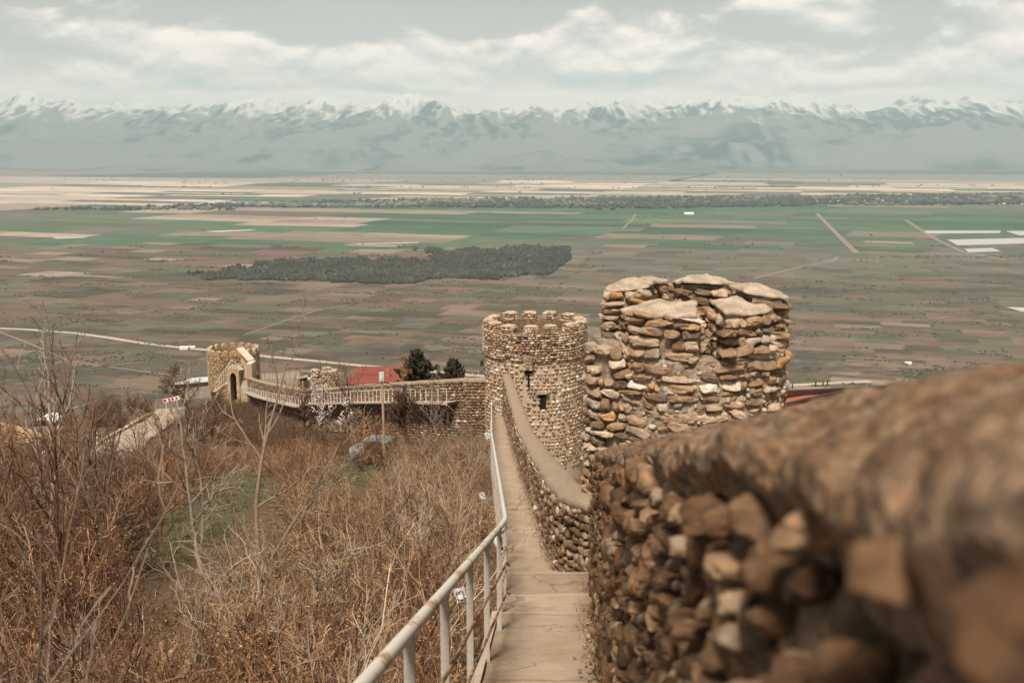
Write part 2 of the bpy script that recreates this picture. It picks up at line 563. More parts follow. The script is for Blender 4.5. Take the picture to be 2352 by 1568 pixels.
def strip(name, uvs, w, c, dz=.7, kind='structure', m=None):
    """a road or pond on the valley floor, given by the pixels it passes through"""
    pts = []
    for (u, v) in uvs:
        p = at(u, v, 1.0)
        k = VALLEY / p[2]
        pts.append((p[0] * k, k))
    pts = np.array(pts)
    d = np.gradient(pts, axis=0); d /= np.linalg.norm(d, axis=1)[:, None]
    nr = np.stack([-d[:, 1], d[:, 0]], -1)
    V = np.stack([np.c_[pts + nr * w / 2, np.full(len(pts), VALLEY + dz)], np.c_[pts - nr * w / 2, np.full(len(pts), VALLEY + dz)]], 1)
    return prop(Pile().grid(V, c).build(name, m or mat('dirt_track', (.25, .205, .16), .2, .02, bump=0)), kind=kind)
M_main = mat('pale_road', (.46, .39, .32), .15, .01, bump=0)
strip('road', [(-60, 752), (60, 757), (170, 765), (250, 776), (330, 789), (420, 799), (520, 808), (620, 820), (720, 829), (830, 840), (940, 849), (1080, 862), (1300, 875), (1600, 884), (1800, 886), (1900, 881), (2000, 876)], 17, (1, 1, 1), m=M_main)
strip('dirt_track', [(-20, 755), (70, 790), (160, 830), (300, 850), (430, 866)], 6, (1, 1, 1))
strip('dirt_track', [(560, 770), (640, 742), (720, 716), (800, 700)], 6, (1, 1, 1))
strip('dirt_track', [(0, 845), (120, 835), (250, 842), (330, 832)], 5, (1, 1, 1))
strip('dirt_track', [(1876, 490), (1905, 520), (1935, 550), (1968, 582)], 26, (1, 1, 1))
strip('dirt_track', [(1430, 525), (1452, 505), (1460, 492)], 15, (1, 1, 1))
strip('dirt_track', [(1060, 540), (1200, 552), (1420, 540), (1580, 543)], 12, (1, 1, 1))
strip('dirt_track', [(1730, 640), (1830, 615), (1910, 600), (1925, 590)], 14, (1, 1, 1))
strip('dirt_track', [(2080, 505), (2140, 545), (2210, 578), (2310, 598)], 22, (1, 1, 1))
M_pond = mat('pale_water', (.52, .50, .47), .05, .004, .3, 0)
def pond(quad):
    V = []
    for (u, v) in quad:
        p = at(u, v, 1.0); k = VALLEY / p[2]
        V.append((p[0] * k, k, VALLEY + 1.2))
    prop(Pile().add(V, [tuple(range(len(V)))]).build('water', M_pond), kind='structure')
for qd in [[(2122, 530), (2300, 530), (2296, 536), (2130, 537)], [(2175, 551), (2352, 547), (2380, 559), (2200, 564)], [(2310, 531), (2400, 530), (2400, 541), (2340, 541)],
           [(2215, 572), (2280, 570), (2300, 578), (2225, 580)], [(1140, 460), (1180, 453), (1365, 452), (1360, 458)], [(1180, 449), (1380, 449), (1380, 451), (1180, 451)],
           [(2310, 706), (2400, 708), (2400, 722), (2345, 716)], [(820, 560), (960, 556.5), (962, 558.5), (820, 562)], [(470, 531), (590, 527), (575, 530), (500, 534)], [(120, 546), (205, 544), (190, 547), (130, 549)]]:
    pond(qd)

# ------------------------------------------------------------------ mountains far across the valley
def mountain_mat():
    m = bpy.data.materials.new('snowy_mountain')
    m.use_nodes = True
    nt = m.node_tree; nt.nodes.clear()
    q = G(nt)
    ge = q.n('ShaderNodeNewGeometry')
    x, y, z = q.sep(ge.outputs['Position'])
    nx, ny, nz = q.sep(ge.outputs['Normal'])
    o = ge.outputs['Position']
    n_ = q.noise(o, .0009, 9, .62)
    n2 = q.noise(o, .0045, 6, .65)
    n3 = q.noise(o, .00025, 4, .5)
    hgt = q.m('ADD', z, q.m('MULTIPLY', q.m('SUBTRACT', n_, .5), 900.0))
    st = q.noise(q.comb(q.m('MULTIPLY', x, .0035), q.m('MULTIPLY', y, .0008), q.m('MULTIPLY', z, .0009)), 1.0, 6, .62)
    hgt = q.m('ADD', hgt, q.m('MULTIPLY', q.m('SUBTRACT', st, .5), 2200.0))
    hgt = q.m('ADD', hgt, q.m('MULTIPLY', q.m('SUBTRACT', nz, .8), 900.0))
    
    relief_shade = q.smooth(q.m('ADD', nx, q.m('MULTIPLY', q.m('SUBTRACT', n_, .5), .5)), -.16, .16)
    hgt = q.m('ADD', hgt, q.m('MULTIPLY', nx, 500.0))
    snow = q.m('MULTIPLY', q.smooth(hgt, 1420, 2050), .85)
    forest = q.mix(relief_shade, (.006, .032, .032), (.17, .18, .165))  # woodland and bare tones split by slope facing, painting in relief shading
    forest = q.mix(q.smooth(q.m('ADD', n3, q.m('MULTIPLY', n_, .3)), .56, .74), forest, (.17, .17, .155))  # paler bare patches, also painted in for cloud shadow and sunlit haze
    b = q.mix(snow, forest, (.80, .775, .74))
    p = q.n('ShaderNodeBsdfPrincipled')
    q.put(p.inputs['Base Color'], b)
    p.inputs['Roughness'].default_value = .95
    p.inputs['Specular IOR Level'].default_value = .1
    q.put(q.n('ShaderNodeOutputMaterial').inputs[0], p.outputs[0])
    return m
def ridged(P, oct=5, seed=0):
    a, s, out, w = 1.0, 1.0, 0, 1.0
    for o in range(oct):
        r = (1 - np.abs(vnoise(P * s + o * 9.7, seed + o))) ** 2
        out = out + a * r * w
        w = np.clip(r * 1.6, 0, 1)
        a *= .5; s *= 2.1
    return out / 1.9
xs = np.arange(-27000, 27001, 75.0)
ys = np.arange(23500, 43001, 105.0)
XX, YY = np.meshgrid(xs, ys, indexing='ij')
wx = XX + 900 * fbm(P3(XX / 5000, YY / 5000), 3, 21)
wy = YY + 900 * fbm(P3(XX / 5000, YY / 5000), 3, 25)
t = np.clip((YY + 1400 * vnoise(P3(XX / 5200, YY * 0), 31) - 28800) / 10200, 0, 1)
env = np.where(YY < 41000, t ** .85, 1 - np.clip((YY - 41000) / 9000, 0, 1) * .35)
rd = .7 * ridged(P3(wx / 4600, wy / 8500), 6, 40) + .3 * ridged(P3(wx / 1900, wy / 6000), 5, 44)
crest = 1 + .035 * vnoise(P3(XX / 6500, 0 * YY), 51) + .03 * vnoise(P3(XX / 2100, 0 * YY), 52)
ZZ = -402 + 2950 * env * crest * (.60 + .42 * rd) + 110 * t * fbm(P3(XX / 700, YY / 700), 4, 60)
# low foothills standing out of the plain in front of the range
for (u, yk, hm, wm) in [(1250, 26.5, 430, 1900), (905, 26.8, 260, 420), (625, 27.2, 230, 600), (420, 25.9, 260, 1700), (1700, 28.5, 500, 2400), (60, 28.0, 350, 1200), (2150, 29.5, 700, 2600)]:
    Y0 = yk * 1000 + 1200
    X0 = (u - 1176) / FPX * Y0 * 1.0
    bump_ = hm * np.exp(-((XX - X0) / wm) ** 2 - ((YY - Y0) / 1100) ** 2) * (1 + .35 * fbm(P3(XX / 900, YY / 900), 3, 70))
    ZZ = ZZ + bump_
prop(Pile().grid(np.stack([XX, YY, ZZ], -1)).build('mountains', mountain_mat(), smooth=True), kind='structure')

# ------------------------------------------------------------------ woods and hedgerows of the plain
def ico(sub):
    t = (1 + 5 ** .5) / 2
    V = [(-1, t, 0), (1, t, 0), (-1, -t, 0), (1, -t, 0), (0, -1, t), (0, 1, t), (0, -1, -t), (0, 1, -t), (t, 0, -1), (t, 0, 1), (-t, 0, -1), (-t, 0, 1)]
    F = [(0, 11, 5), (0, 5, 1), (0, 1, 7), (0, 7, 10), (0, 10, 11), (1, 5, 9), (5, 11, 4), (11, 10, 2), (10, 7, 6), (7, 1, 8), (3, 9, 4), (3, 4, 2), (3, 2, 6), (3, 6, 8), (3, 8, 9), (4, 9, 5), (2, 4, 11), (6, 2, 10), (8, 6, 7), (9, 8, 1)]
    V = [np.array(v) / np.linalg.norm(v) for v in V]
    for _ in range(sub):
        cache, F2 = {}, []
        def mid(a, b):
            k = (min(a, b), max(a, b))
            if k not in cache:
                m_ = V[a] + V[b]
                V.append(m_ / np.linalg.norm(m_)); cache[k] = len(V) - 1
            return cache[k]
        for a, b, c in F:
            x, y, z = mid(a, b), mid(b, c), mid(c, a)
            F2 += [(a, x, z), (b, y, x), (c, z, y), (x, y, z)]
        F = F2
    return np.array(V), np.array(F)
ICO = [ico(i) for i in range(4)]

def blobs(pile, P, rad, hgt, cols, sub=0):
    """many small rough tree crowns in one go"""
    V0, F0 = ICO[sub]
    n = len(P)
    jit = 1 + rng.normal(0, .16, (n, len(V0), 1))
    ang = rng.uniform(0, 6.28, n)
    c, s = np.cos(ang), np.sin(ang)
    Rm = np.zeros((n, 3, 3)); Rm[:, 0, 0] = c; Rm[:, 0, 1] = -s; Rm[:, 1, 0] = s; Rm[:, 1, 1] = c; Rm[:, 2, 2] = 1
    V = np.einsum('nij,vj->nvi', Rm, V0) * jit
    V[..., :2] *= rad[:, None, None]
    V[..., 2] = V[..., 2] * hgt[:, None] / 2 + hgt[:, None] * .42
    V += P[:, None]
    F = (F0[None] + (np.arange(n) * len(V0))[:, None, None]).reshape(-1, 3)
    pile.add(V.reshape(-1, 3), F, np.repeat(cols, len(V0), 0))

M_wood = mat('winter_trees', attr=True, var=.3, scale=.12, bump=0, rough=.95, fine=.2, bscale=.8)
BARE = np.array([(.105, .085, .066), (.125, .10, .077), (.085, .077, .06), (.15, .12, .092), (.10, .093, .066), (.08, .07, .056)])
def pick_cols(pal, n):
    return pal[rng.integers(len(pal), size=n)] * rng.uniform(.8, 1.2, (n, 1))
hedge = Pile()
HP, HR = [], []
for (a, b, yy) in edges:
    if rng.random() < (.36 if yy < 3300 else .12):
        L = np.linalg.norm(b - a)
        k = max(2, int(L / (5.0 * max(1, yy / 2600))))
        tt = rng.random(k)
        den = vnoise(np.c_[tt * L / 55, np.full(k, a[0]), np.full(k, a[1])], 7)
        tt = tt[den > -.02]
        HP.append(a + (b - a) * tt[:, None] + np.c_[rng.normal(0, 3, (len(tt), 2)), np.zeros(len(tt))])
HP = np.concatenate(HP)
# loose scrub between the fields
n = 30000
yy = 1350 + 2700 * rng.random(n) ** 1.2
xx = rng.uniform(-.6, .6, n) * yy
den = fbm(P3(xx / 420, yy / 110), 4, 81)
ok = den > .72
HP = np.concatenate([HP, P3(xx, yy, VALLEY)[ok]])
hr = rng.uniform(1.5, 3.6, len(HP)) * np.clip(HP[:, 1] / 3000, .8, 1.5)
blobs(hedge, HP, hr, hr * rng.uniform(1.0, 1.7, len(HP)), pick_cols(BARE, len(HP)))
prop(hedge.build('hedgerows', M_wood), kind='stuff', label='rows of bare hedges and scrub between the brown fields')

wood = Pile()
n = 17000
uu = rng.uniform(430, 1310, n); vv = rng.uniform(566, 652, n)
lo = np.interp(uu, [430, 470, 600, 700, 860, 1000, 1130, 1230, 1265, 1330, 1420], [629, 640, 643, 648, 655, 645, 640, 632, 622, 590, 566])
hi = np.interp(uu, [430, 600, 800, 950, 1100, 1250, 1420], [626, 606, 600, 587, 577, 566, 566])
ed = 7 * vnoise(P3(uu / 60, vv / 20), 9)
gap_ = fbm(P3(uu / 38, vv / 9), 3, 19)
ed2 = 11 * fbm(P3(uu / 45, vv / 30), 3, 23)
ok = (vv < lo + ed2 * .6) & (vv > hi + ed + ed2) & (gap_ > -.75)
pts = np.array([at(u, v, 1.0) for u, v in zip(uu[ok], vv[ok])])
k = VALLEY / pts[:, 2]
WP = np.c_[pts[:, 0] * k, k, np.full(len(k), VALLEY)]
r_ = rng.uniform(3.5, 7, len(WP))
wc = pick_cols((BARE * (.95, 1.0, .95) * .6 + np.array((.075, .072, .06)) * .4) * (.56, .62, .60), len(WP))
wc[rng.random(len(wc)) < .05] *= 1.7
wc *= (1 + .3 * vnoise(P3(WP[:, 0] / 90, WP[:, 1] / 90), 29))[:, None]
blobs(wood, WP, r_, r_ * rng.uniform(1.5, 2.6, len(WP)), wc)
prop(wood.build('woodland', M_wood), kind='stuff', label='dark grey leafless wood in the middle of the fields')

belt = Pile()
n = 21000
xx = rng.uniform(-7200, 7200, n); yy = rng.uniform(7400, 10600, n)
u_, v_ = uv_of(P3(xx, yy, VALLEY))
lo = np.interp(u_, [0, 300, 560, 900, 1200, 1500, 1800, 2352], [505, 512, 508, 502, 490, 480, 474, 470])
hi = np.interp(u_, [0, 300, 560, 900, 1200, 1500, 1800, 2352], [483, 478, 470, 462, 456, 455, 452, 447])
den = fbm(P3(xx / 1500, yy / 420), 4, 91)
ok = (v_ < lo) & (v_ > hi) & (den > np.interp(u_, [0, 700, 1200], [.05, -.1, -.6]))
BP = P3(xx, yy, VALLEY)[ok]
r_ = rng.uniform(11, 22, len(BP))
cc = pick_cols(BARE * (.5, .6, .62), len(BP))
pale = vnoise(P3(BP[:, 0] / 500, BP[:, 1] / 160), 93) > .25
cc[pale] = cc[pale] * 2.6
blobs(belt, BP, r_, r_ * rng.uniform(1.2, 1.8, len(BP)), cc)
prop(belt.build('river_forest', M_wood), kind='stuff', label='dark belt of river forest across the plain below the pale fields')

# scattered tree lines further out
fl = Pile()
n = 3500
xx = rng.uniform(-14000, 14000, n); yy = 4000 + 19000 * rng.random(n)
ok = (fbm(P3(xx / 2300, yy / 500), 4, 95) > .38) & (np.abs(xx) < .6 * yy) & ((yy > 10500) | (yy < 7000))
FP = P3(xx, yy, VALLEY)[ok]
r_ = rng.uniform(8, 14, len(FP)) * np.clip(FP[:, 1] / 8000, .7, 1.7)
blobs(fl, FP, r_, r_ * .8, pick_cols(BARE * (1.5, 1.45, 1.35), len(FP)))
prop(fl.build('tree_lines', M_wood), kind='stuff', label='thin far tree lines scattered over the plain')

# ------------------------------------------------------------------ the hill we stand on
def hill_mat():
    m = bpy.data.materials.new('hillside_soil')
    m.use_nodes = True
    nt = m.node_tree; nt.nodes.clear()
    q = G(nt)
    o = q.n('ShaderNodeTexCoord').outputs['Object']
    n1_ = q.noise(o, .35, 6, .6)
    n2_ = q.noise(o, 3.0, 6, .7)
    n3_ = q.noise(o, 30, 4, .7)
    b = q.ramp(n2_, [(.25, (.060, .034, .018)), (.5, (.125, .078, .042)), (.75, (.20, .135, .075))])
    b = q.mix(1.0, b, q.ramp(n3_, [(.3, .7), (.7, 1.3)]), 'MULTIPLY')
    gm = q.n('ShaderNodeAttribute', attribute_name='Col').outputs['Color']
    gx, gy, gz = q.sep(gm)
    gr = q.smooth(q.m('ADD', gx, q.m('MULTIPLY', q.m('SUBTRACT', n2_, .5), 1.3)), .45, .75)
    b = q.mix(q.m('MULTIPLY', gr, .7), b, q.mix(n3_, (.045, .055, .02), (.095, .11, .045)))
    b = q.mix(q.smooth(q.m('ADD', gy, q.m('MULTIPLY', q.m('SUBTRACT', n2_, .5), .6)), .4, .7), b, (.36, .285, .20))
    p = q.n('ShaderNodeBsdfPrincipled')
    q.put(p.inputs['Base Color'], b)
    p.inputs['Roughness'].default_value = .95
    bn = q.n('ShaderNodeBump'); bn.inputs['Strength'].default_value = .8; bn.inputs['Distance'].default_value = .06
    q.put(bn.inputs['Height'], n2_); q.put(p.inputs['Normal'], bn.outputs[0])
    q.put(q.n('ShaderNodeOutputMaterial').inputs[0], p.outputs[0])
    return m
def blob_uv(u, v, cu, cv, su, sv):
    return np.exp(-((u - cu) / su) ** 2 - ((v - cv) / sv) ** 2)
def dens_axis(lo, hi, near, step0, grow):
    out = [near]; s = step0
    while out[-1] < hi: out.append(out[-1] + s); s *= grow
    out2 = [near]; s = step0
    while out2[-1] > lo: out2.append(out2[-1] - s); s *= grow
    return np.array(sorted(set(out + out2)))
gx = dens_axis(-700, 600, -8, .45, 1.022)
gy = dens_axis(-12, 1300, 14, .42, 1.012)
XX, YY = np.meshgrid(gx, gy, indexing='ij')
ZZ = ground_z(XX, YY)
gu, gv = uv_of(np.stack([XX, np.maximum(YY, 2), ZZ], -1))
GRASS = [(560, 1130, 130, 50, .9), (830, 1085, 90, 40, 1.0), (430, 1215, 130, 46, .9), (335, 1290, 115, 46, .8), (230, 1040, 30, 16, .9), (330, 960, 60, 10, .6), (470, 1170, 60, 30, .6)]
gmask = sum(a * blob_uv(gu, gv, cu, cv, su, sv) for cu, cv, su, sv, a in GRASS)
soil = .95 * blob_uv(gu, gv, 1000, 1000, 75, 26)
C = np.stack([gmask, soil, 0 * soil], -1)
prop(Pile().grid(np.stack([XX, YY, ZZ], -1), C).build('terrain', hill_mat(), smooth=True), kind='structure')

# ------------------------------------------------------------------ stones and masonry
rs = np.random.default_rng(5)
def stone_protos(sub, k):
    out = []
    V0, F0 = ICO[sub]
    for i in range(k):
        p = rs.uniform(.5, .88)
        V = np.sign(V0) * np.abs(V0) ** p
        V = V / np.abs(V).max(0)
        V = V * (1 + .16 * vnoise(V0 * 1.3 + i * 7.7, 100 + i)[:, None] + .05 * vnoise(V0 * 3.1 + i, 140 + i)[:, None])
        V[:, 0] *= 1 + .18 * V[:, 2] * rs.uniform(-1, 1)
        V[:, 2] *= 1 + .2 * V[:, 0] * rs.uniform(-1, 1)
        out.append((V, F0))
    return out
def rough_protos(k):
    out = []
    V0, F0 = ICO[3]
    for i in range(k):
        p = rs.uniform(.5, .8)
        V = np.sign(V0) * np.abs(V0) ** p
        V = V / np.abs(V).max(0)
        V = V * (1 + .24 * vnoise(V0 * 1.4 + i * 5.1, 160 + i)[:, None] + .12 * vnoise(V0 * 3.4 + i, 190 + i)[:, None] + .05 * vnoise(V0 * 8 + i, 220 + i)[:, None])
        # a broken face or two
        for _ in range(2):
            n_ = rs.normal(size=3); n_ /= np.linalg.norm(n_)
            dd_ = np.maximum(V @ n_ - rs.uniform(.55, .8), 0)
            V = V - dd_[:, None] * n_ * .85
        out.append((V, F0))
    return out
PRO = {4: rough_protos(20), 0: stone_protos(0, 14), 1: stone_protos(1, 14), 2: stone_protos(2, 18), 3: stone_protos(3, 18)}
PAL_HERO = [((.30, .20, .125), 6), ((.235, .15, .09), 6), ((.165, .10, .057), 4), ((.37, .275, .19), 5), ((.43, .345, .265), 3), ((.47, .40, .325), .8), ((.30, .165, .07), 1.6), ((.17, .085, .05), 1.3), ((.27, .215, .16), 4), ((.12, .082, .055), 2), ((.36, .22, .10), .7)]
PAL_TOWER = [((.34, .25, .17), 5), ((.26, .175, .11), 4), ((.42, .335, .25), 4), ((.20, .125, .075), 3), ((.55, .48, .39), 1.5), ((.30, .17, .09), 1.6), ((.16, .10, .065), 2)]
PAL_DARK = [((.20, .13, .08), 5), ((.15, .092, .052), 5), ((.26, .18, .115), 3.5), ((.11, .066, .038), 3.5), ((.36, .27, .19), 1.6), ((.23, .12, .055), 2), ((.46, .38, .30), .8)]
PAL_NEAR = [(tuple(np.array(c_) * (.80, .71, .62)), w_) for c_, w_ in [((.17, .105, .06), 5), ((.125, .073, .04), 5), ((.22, .145, .088), 3.5), ((.09, .052, .03), 4), ((.29, .20, .13), 1.4), ((.19, .095, .042), 1.6), ((.36, .28, .20), .45)]]
PAL_FARTOWER = [((.36, .25, .145), 5), ((.30, .195, .105), 4), ((.43, .32, .205), 3), ((.22, .135, .07), 2)]
PAL_PALE = [((.46, .37, .275), 5), ((.56, .47, .37), 4), ((.34, .245, .16), 3), ((.26, .165, .09), 2)]
def pal_pick(pal):
    w = np.array([p[1] for p in pal], float)
    c = np.array(pal[rs.choice(len(pal), p=w / w.sum())][0])
    return c * rs.uniform(.8, 1.22) * (1.14 if pal is PAL_HERO else 1.2 if pal is PAL_TOWER else 1.0)

def resample(poly, closed):
    P = np.asarray(poly, float)
    if closed:
        P = np.concatenate([P, P[:1]])
    seg = np.linalg.norm(np.diff(P, axis=0), axis=1)
    s = np.concatenate([[0], np.cumsum(seg)])
    def f(q):
        return np.array((np.interp(q, s, P[:, 0]), np.interp(q, s, P[:, 1])))
    return f, s[-1]

def lay(pile, poly, zbase, vtop, ch=(.1, .16), ln=(.14, .36), depth=.16, closed=False, side=1, pal=PAL_HERO, sub=2, cover=1.0, out=.0, v0=0.0, tilt=6, skip=None, gap=.012, wav=.02, s_range=None):
    """courses of separate stones bedded along a plan line; outward is right of travel (side=1)"""
    f, L = resample(poly, closed)
    zb = zbase if callable(zbase) else (lambda s: zbase)
    vt = vtop if callable(vtop) else (lambda s: vtop)
    s0, s1 = s_range or (0, L)
    vmax = max(vt(s) for s in np.linspace(s0, s1, 40))
    v = v0
    ph = rs.uniform(0, 10)
    while v < vmax:
        h = rs.uniform(*ch)
        s = s0 + rs.uniform(0, .1)
        while s < s1:
            l = rs.uniform(*ln) * (1 if rs.random() < .8 else .6)
            sc = s + l / 2
            s += l + gap
            if sc > s1 or v + h * .6 > vt(sc) or rs.random() > cover:
                continue
            if skip and skip(sc, v + h / 2):
                continue
            hh = h * rs.uniform(.66, 1.2)
            p = f(sc); a = f(max(sc - .05, 0)); b = f(min(sc + .05, L))
            tg = (b - a) / (np.linalg.norm(b - a) + 1e-9)
            nr = np.array((tg[1], -tg[0])) * side
            sl = (zb(min(sc + .1, L)) - zb(max(sc - .1, 0))) / .2
            tx = np.array((tg[0], tg[1], sl)); tx /= np.linalg.norm(tx)
            ny = np.array((nr[0], nr[1], 0))
            tz = np.cross(tx, ny); tz = tz if tz[2] > 0 else -tz
            al = R(rs.normal(0, tilt))
            tx2 = tx * math.cos(al) + tz * math.sin(al)
            tz2 = tz * math.cos(al) - tx * math.sin(al)
            ge_ = R(rs.normal(0, 7))
            tx3 = tx2 * math.cos(ge_) + ny * math.sin(ge_)
            ny3 = ny * math.cos(ge_) - tx2 * math.sin(ge_)
            V0, F0 = PRO[sub][rs.integers(len(PRO[sub]))]
            dp = depth * rs.uniform(.8, 1.2)
            M_ = np.stack([tx3 * l / 2, ny3 * dp / 2, tz2 * hh / 2], 0)
            z = zb(sc) + v + h / 2 + wav * math.sin(sc * 2.1 + ph + v * 2)
            c = np.array((p[0], p[1], z)) + ny * (out - dp * .22 + rs.normal(0, .012))
            if rs.random() < .5:
                V0 = V0 * (-1, 1, 1); F0 = F0[:, ::-1]
            pile.add(V0 @ M_ + c, F0, pal_pick(pal))
        v += h + gap * .6
    return pile

def prism(pile, poly, z0, z1, cap=True, c=(1, 1, 1)):
    P = np.asarray(poly, float); n = len(P)
    V = np.concatenate([np.c_[P, np.full(n, z0)], np.c_[P, np.broadcast_to(z1, n)]])
    pile.add(V, [(i, (i + 1) % n, n + (i + 1) % n, n + i) for i in range(n)], c)
    if cap:
        pile.add(V[n:], [tuple(range(n))], c)
    return pile

def circle(cx, cy, r, n=48, a0=0, a1=360):
    a = np.radians(np.linspace(a0, a1, n, endpoint=(a1 - a0) < 359))
    return np.c_[cx + r * np.cos(a), cy + r * np.sin(a)]

def arc_block(cx, cy, r0, r1, a0, a1, n=8, grow=0.0):
    """plan outline of a merlon on a round tower, counter-clockwise"""
    o = circle(cx, cy, r1 + grow, n, a0, a1)
    i = circle(cx, cy, r0 - grow, n, a1, a0)
    return np.concatenate([o, i])

def dome_cap(pile, poly, z, rise, over=.03, noise=.03, seed=0, tilt=(0, 0), n=9, thick=.07, tone=(.42, .33, .245)):
    """a rough mortar capping over an outline: rim, then rings rising to the middle"""
    P = np.asarray(poly, float)
    f, L = resample(P, True)
    m_ = 44
    rim = np.array([f(L * k / m_) for k in range(m_)])
    c = rim.mean(0)
    rings = []
    lev = [(1.0, -thick), (1.0 + over * .6, -thick * .4)] + [(1.0 - (k / n) ** 1.15, 0) for k in range(n + 1)]
    for i, (sc, dz_) in enumerate(lev):
        q = c + (rim - c) * (sc if i else 1.0) * (1 + over * (i < 3))
        k = max(0, i - 2) / n
        zz = z + dz_ + rise * (1 - (1 - k) ** 2) + (q - c) @ np.asarray(tilt)
        pt = np.c_[q, zz]
        w = noise * fbm(pt * 6 + seed, 3, 200 + seed)
        pt[:, 2] += w * (1 if i > 1 else .5)
        pt[:, :2] += (rim - c) / (np.linalg.norm(rim - c, axis=1)[:, None] + 1e-6) * (noise * 1.3 * fbm(pt * 5 + 3 + seed, 2, 230 + seed))[:, None] * (i < 4)
        rings.append(pt)
    pile.grid(np.array(rings), tone, close=True)
    return pile

# ---- the walk along the wall
NOSE = [9.3, 10.1, 11.9]
def path_h(d):
    d = np.asarray(d, float)
    return np.where(d < 11.9, 1.73 + .3 * d, 2.906 + .218 * d)
def path_z(d, after=False):
    """treads slope a little less than the flight, a drop at each nosing"""
    if d > 11.9 + 1e-6 or (after and d >= 11.9 - 1e-6):
        return -float(path_h(max(d, 11.91)))
    pr = [-3.0] + NOSE
    i = max(k for k in range(len(pr)) if pr[k] <= d + 1e-6 and (after or pr[k] < d - 1e-6 or k == 0))
    d0 = pr[i]
    run = (pr[i + 1] - d0) if i + 1 < len(pr) else 1.0
    drop = .09 if d0 > 9 else .03
    slope = (.3 * run - drop) / run
    return -(1.73 + .3 * d0) - slope * (d - d0)
def path_left(d):
    return np.interp(d, [-3, 6.5, 12, 30, 60.8], [-.50, -.204, -.035, -.60, -1.22])
def path_right(d):
    return np.where(d < 11.9, .17 + .07 * d, .66 - .0245 * (d - 12) + np.interp(d, [11.9, 12.25, 12.8, 13.6, 14.6], [.36, .21, .09, .025, 0]))
pp = Pile()
st = []
for d in sorted(set(list(np.arange(-3, 11.9, .2)) + list(np.arange(12.1, 60.81, .35)) + NOSE)):
    if d in NOSE:
        st += [(d, False), (d, True)]
    else:
        st.append((d, False))
rows, cols_ = [], []
for d, aft in st:
    z = path_z(d, aft)
    near = max([math.exp(-((n_ - d) / .09) ** 2) for n_ in NOSE if d <= n_ + 1e-6 and not aft] + [0])
    tread = .6 if (10.1 < d < 11.9 or (d == 10.1 and aft)) else 0
    xl, xr = float(path_left(d)), float(path_right(d)) + .12
    a = np.linspace(0, 1, 9)
    rows.append(np.c_[xl + (xr - xl) * a, np.full(9, d), z + .012 * fbm(np.c_[a * 4, np.full(9, d * 3), np.zeros(9)], 3, 300)])
    cols_.append(np.c_[a, np.full(9, near), np.full(9, tread)])
rows, cols_ = np.array(rows), np.array(cols_)
pp.grid(rows, cols_)
side_ = np.stack([rows[:, 0], rows[:, 0] - (0, 0, 3.2)], 1)
pp.grid(side_[:, ::-1], (.1, 0, 0))
prop(pp.build('path', M_path), kind='structure')
kb = Pile()
ks = np.arange(-1.0, 9.4, .2)
sec = np.array([(-.075, -.25), (-.075, .035), (-.01, .04), (-.005, -.25)])
kb.grid(np.array([[(float(path_left(d)) + s_[0], d, -float(path_h(d)) + .02 + s_[1] + .006 * vnoise(np.array((d * 5, s_[0] * 50, 0)))) for s_ in sec] for d in ks]))
prop(kb.build('kerb', mat('kerb_concrete', (.50, .41, .32), .2, 5, .9, .4, 50)), kind='structure')

# ---- the near wall beside the camera
def crest_h(d):
    return -.088 + .307 * d
nw = empty('stone_wall', (.5, 0, 0), 'blurred brown rubble wall with a rounded pitted mortar top, close beside the walk', 'wall')
def sweep(pile, ds, face, top, sec, amp, fr, seed, side=1):
    """sec: (offset from the inner face, height from the top, noise weight)"""
    rows = []
    for d in ds:
        fx, ddx = face(d), (face(d + .1) - face(d - .1)) / .2
        nn = np.array((1.0, -ddx)) / math.hypot(1, ddx) * side
        rows.append([(fx + nn[0] * s_[0], d + nn[1] * s_[0], top(d) + s_[1]) for s_ in sec])
    V = np.array(rows)
    wts = np.array([s_[2] for s_ in sec])[None, :, None]
    nz = np.stack([fbm(V * fr + 5.1 * k, 4, seed + k, .55) for k in range(3)], -1)
    return pile.grid(V + nz * wts * amp * (1, 1, .8))
sec = [(.05, -.225, .3), (.02, -.165, .8), (.002, -.138, 1), (.004, -.11, 1), (.028, -.084, 1), (.065, -.058, 1), (.115, -.033, 1), (.17, -.012, 1), (.24, .0, 1), (.31, .0, 1), (.38, -.02, 1), (.45, -.055, 1), (.51, -.12, 1), (.55, -.2, 1), (.58, -.5, .5), (.60, -3.0, 0)]
sec_f = []
for a, b in zip(sec[:-1], sec[1:]):
    for t in np.linspace(0, 1, 6)[:-1] if b[1] > -.45 else (0,):
        sec_f.append(tuple(np.array(a) * (1 - t) + np.array(b) * t))
sec_f.append(sec[-1])
ds = np.concatenate([np.arange(-.8, 2.6, .010), np.arange(2.6, 12.1, .03)])
nface = lambda d: .19 + .07 * d
ntop = lambda d: -(crest_h(d))
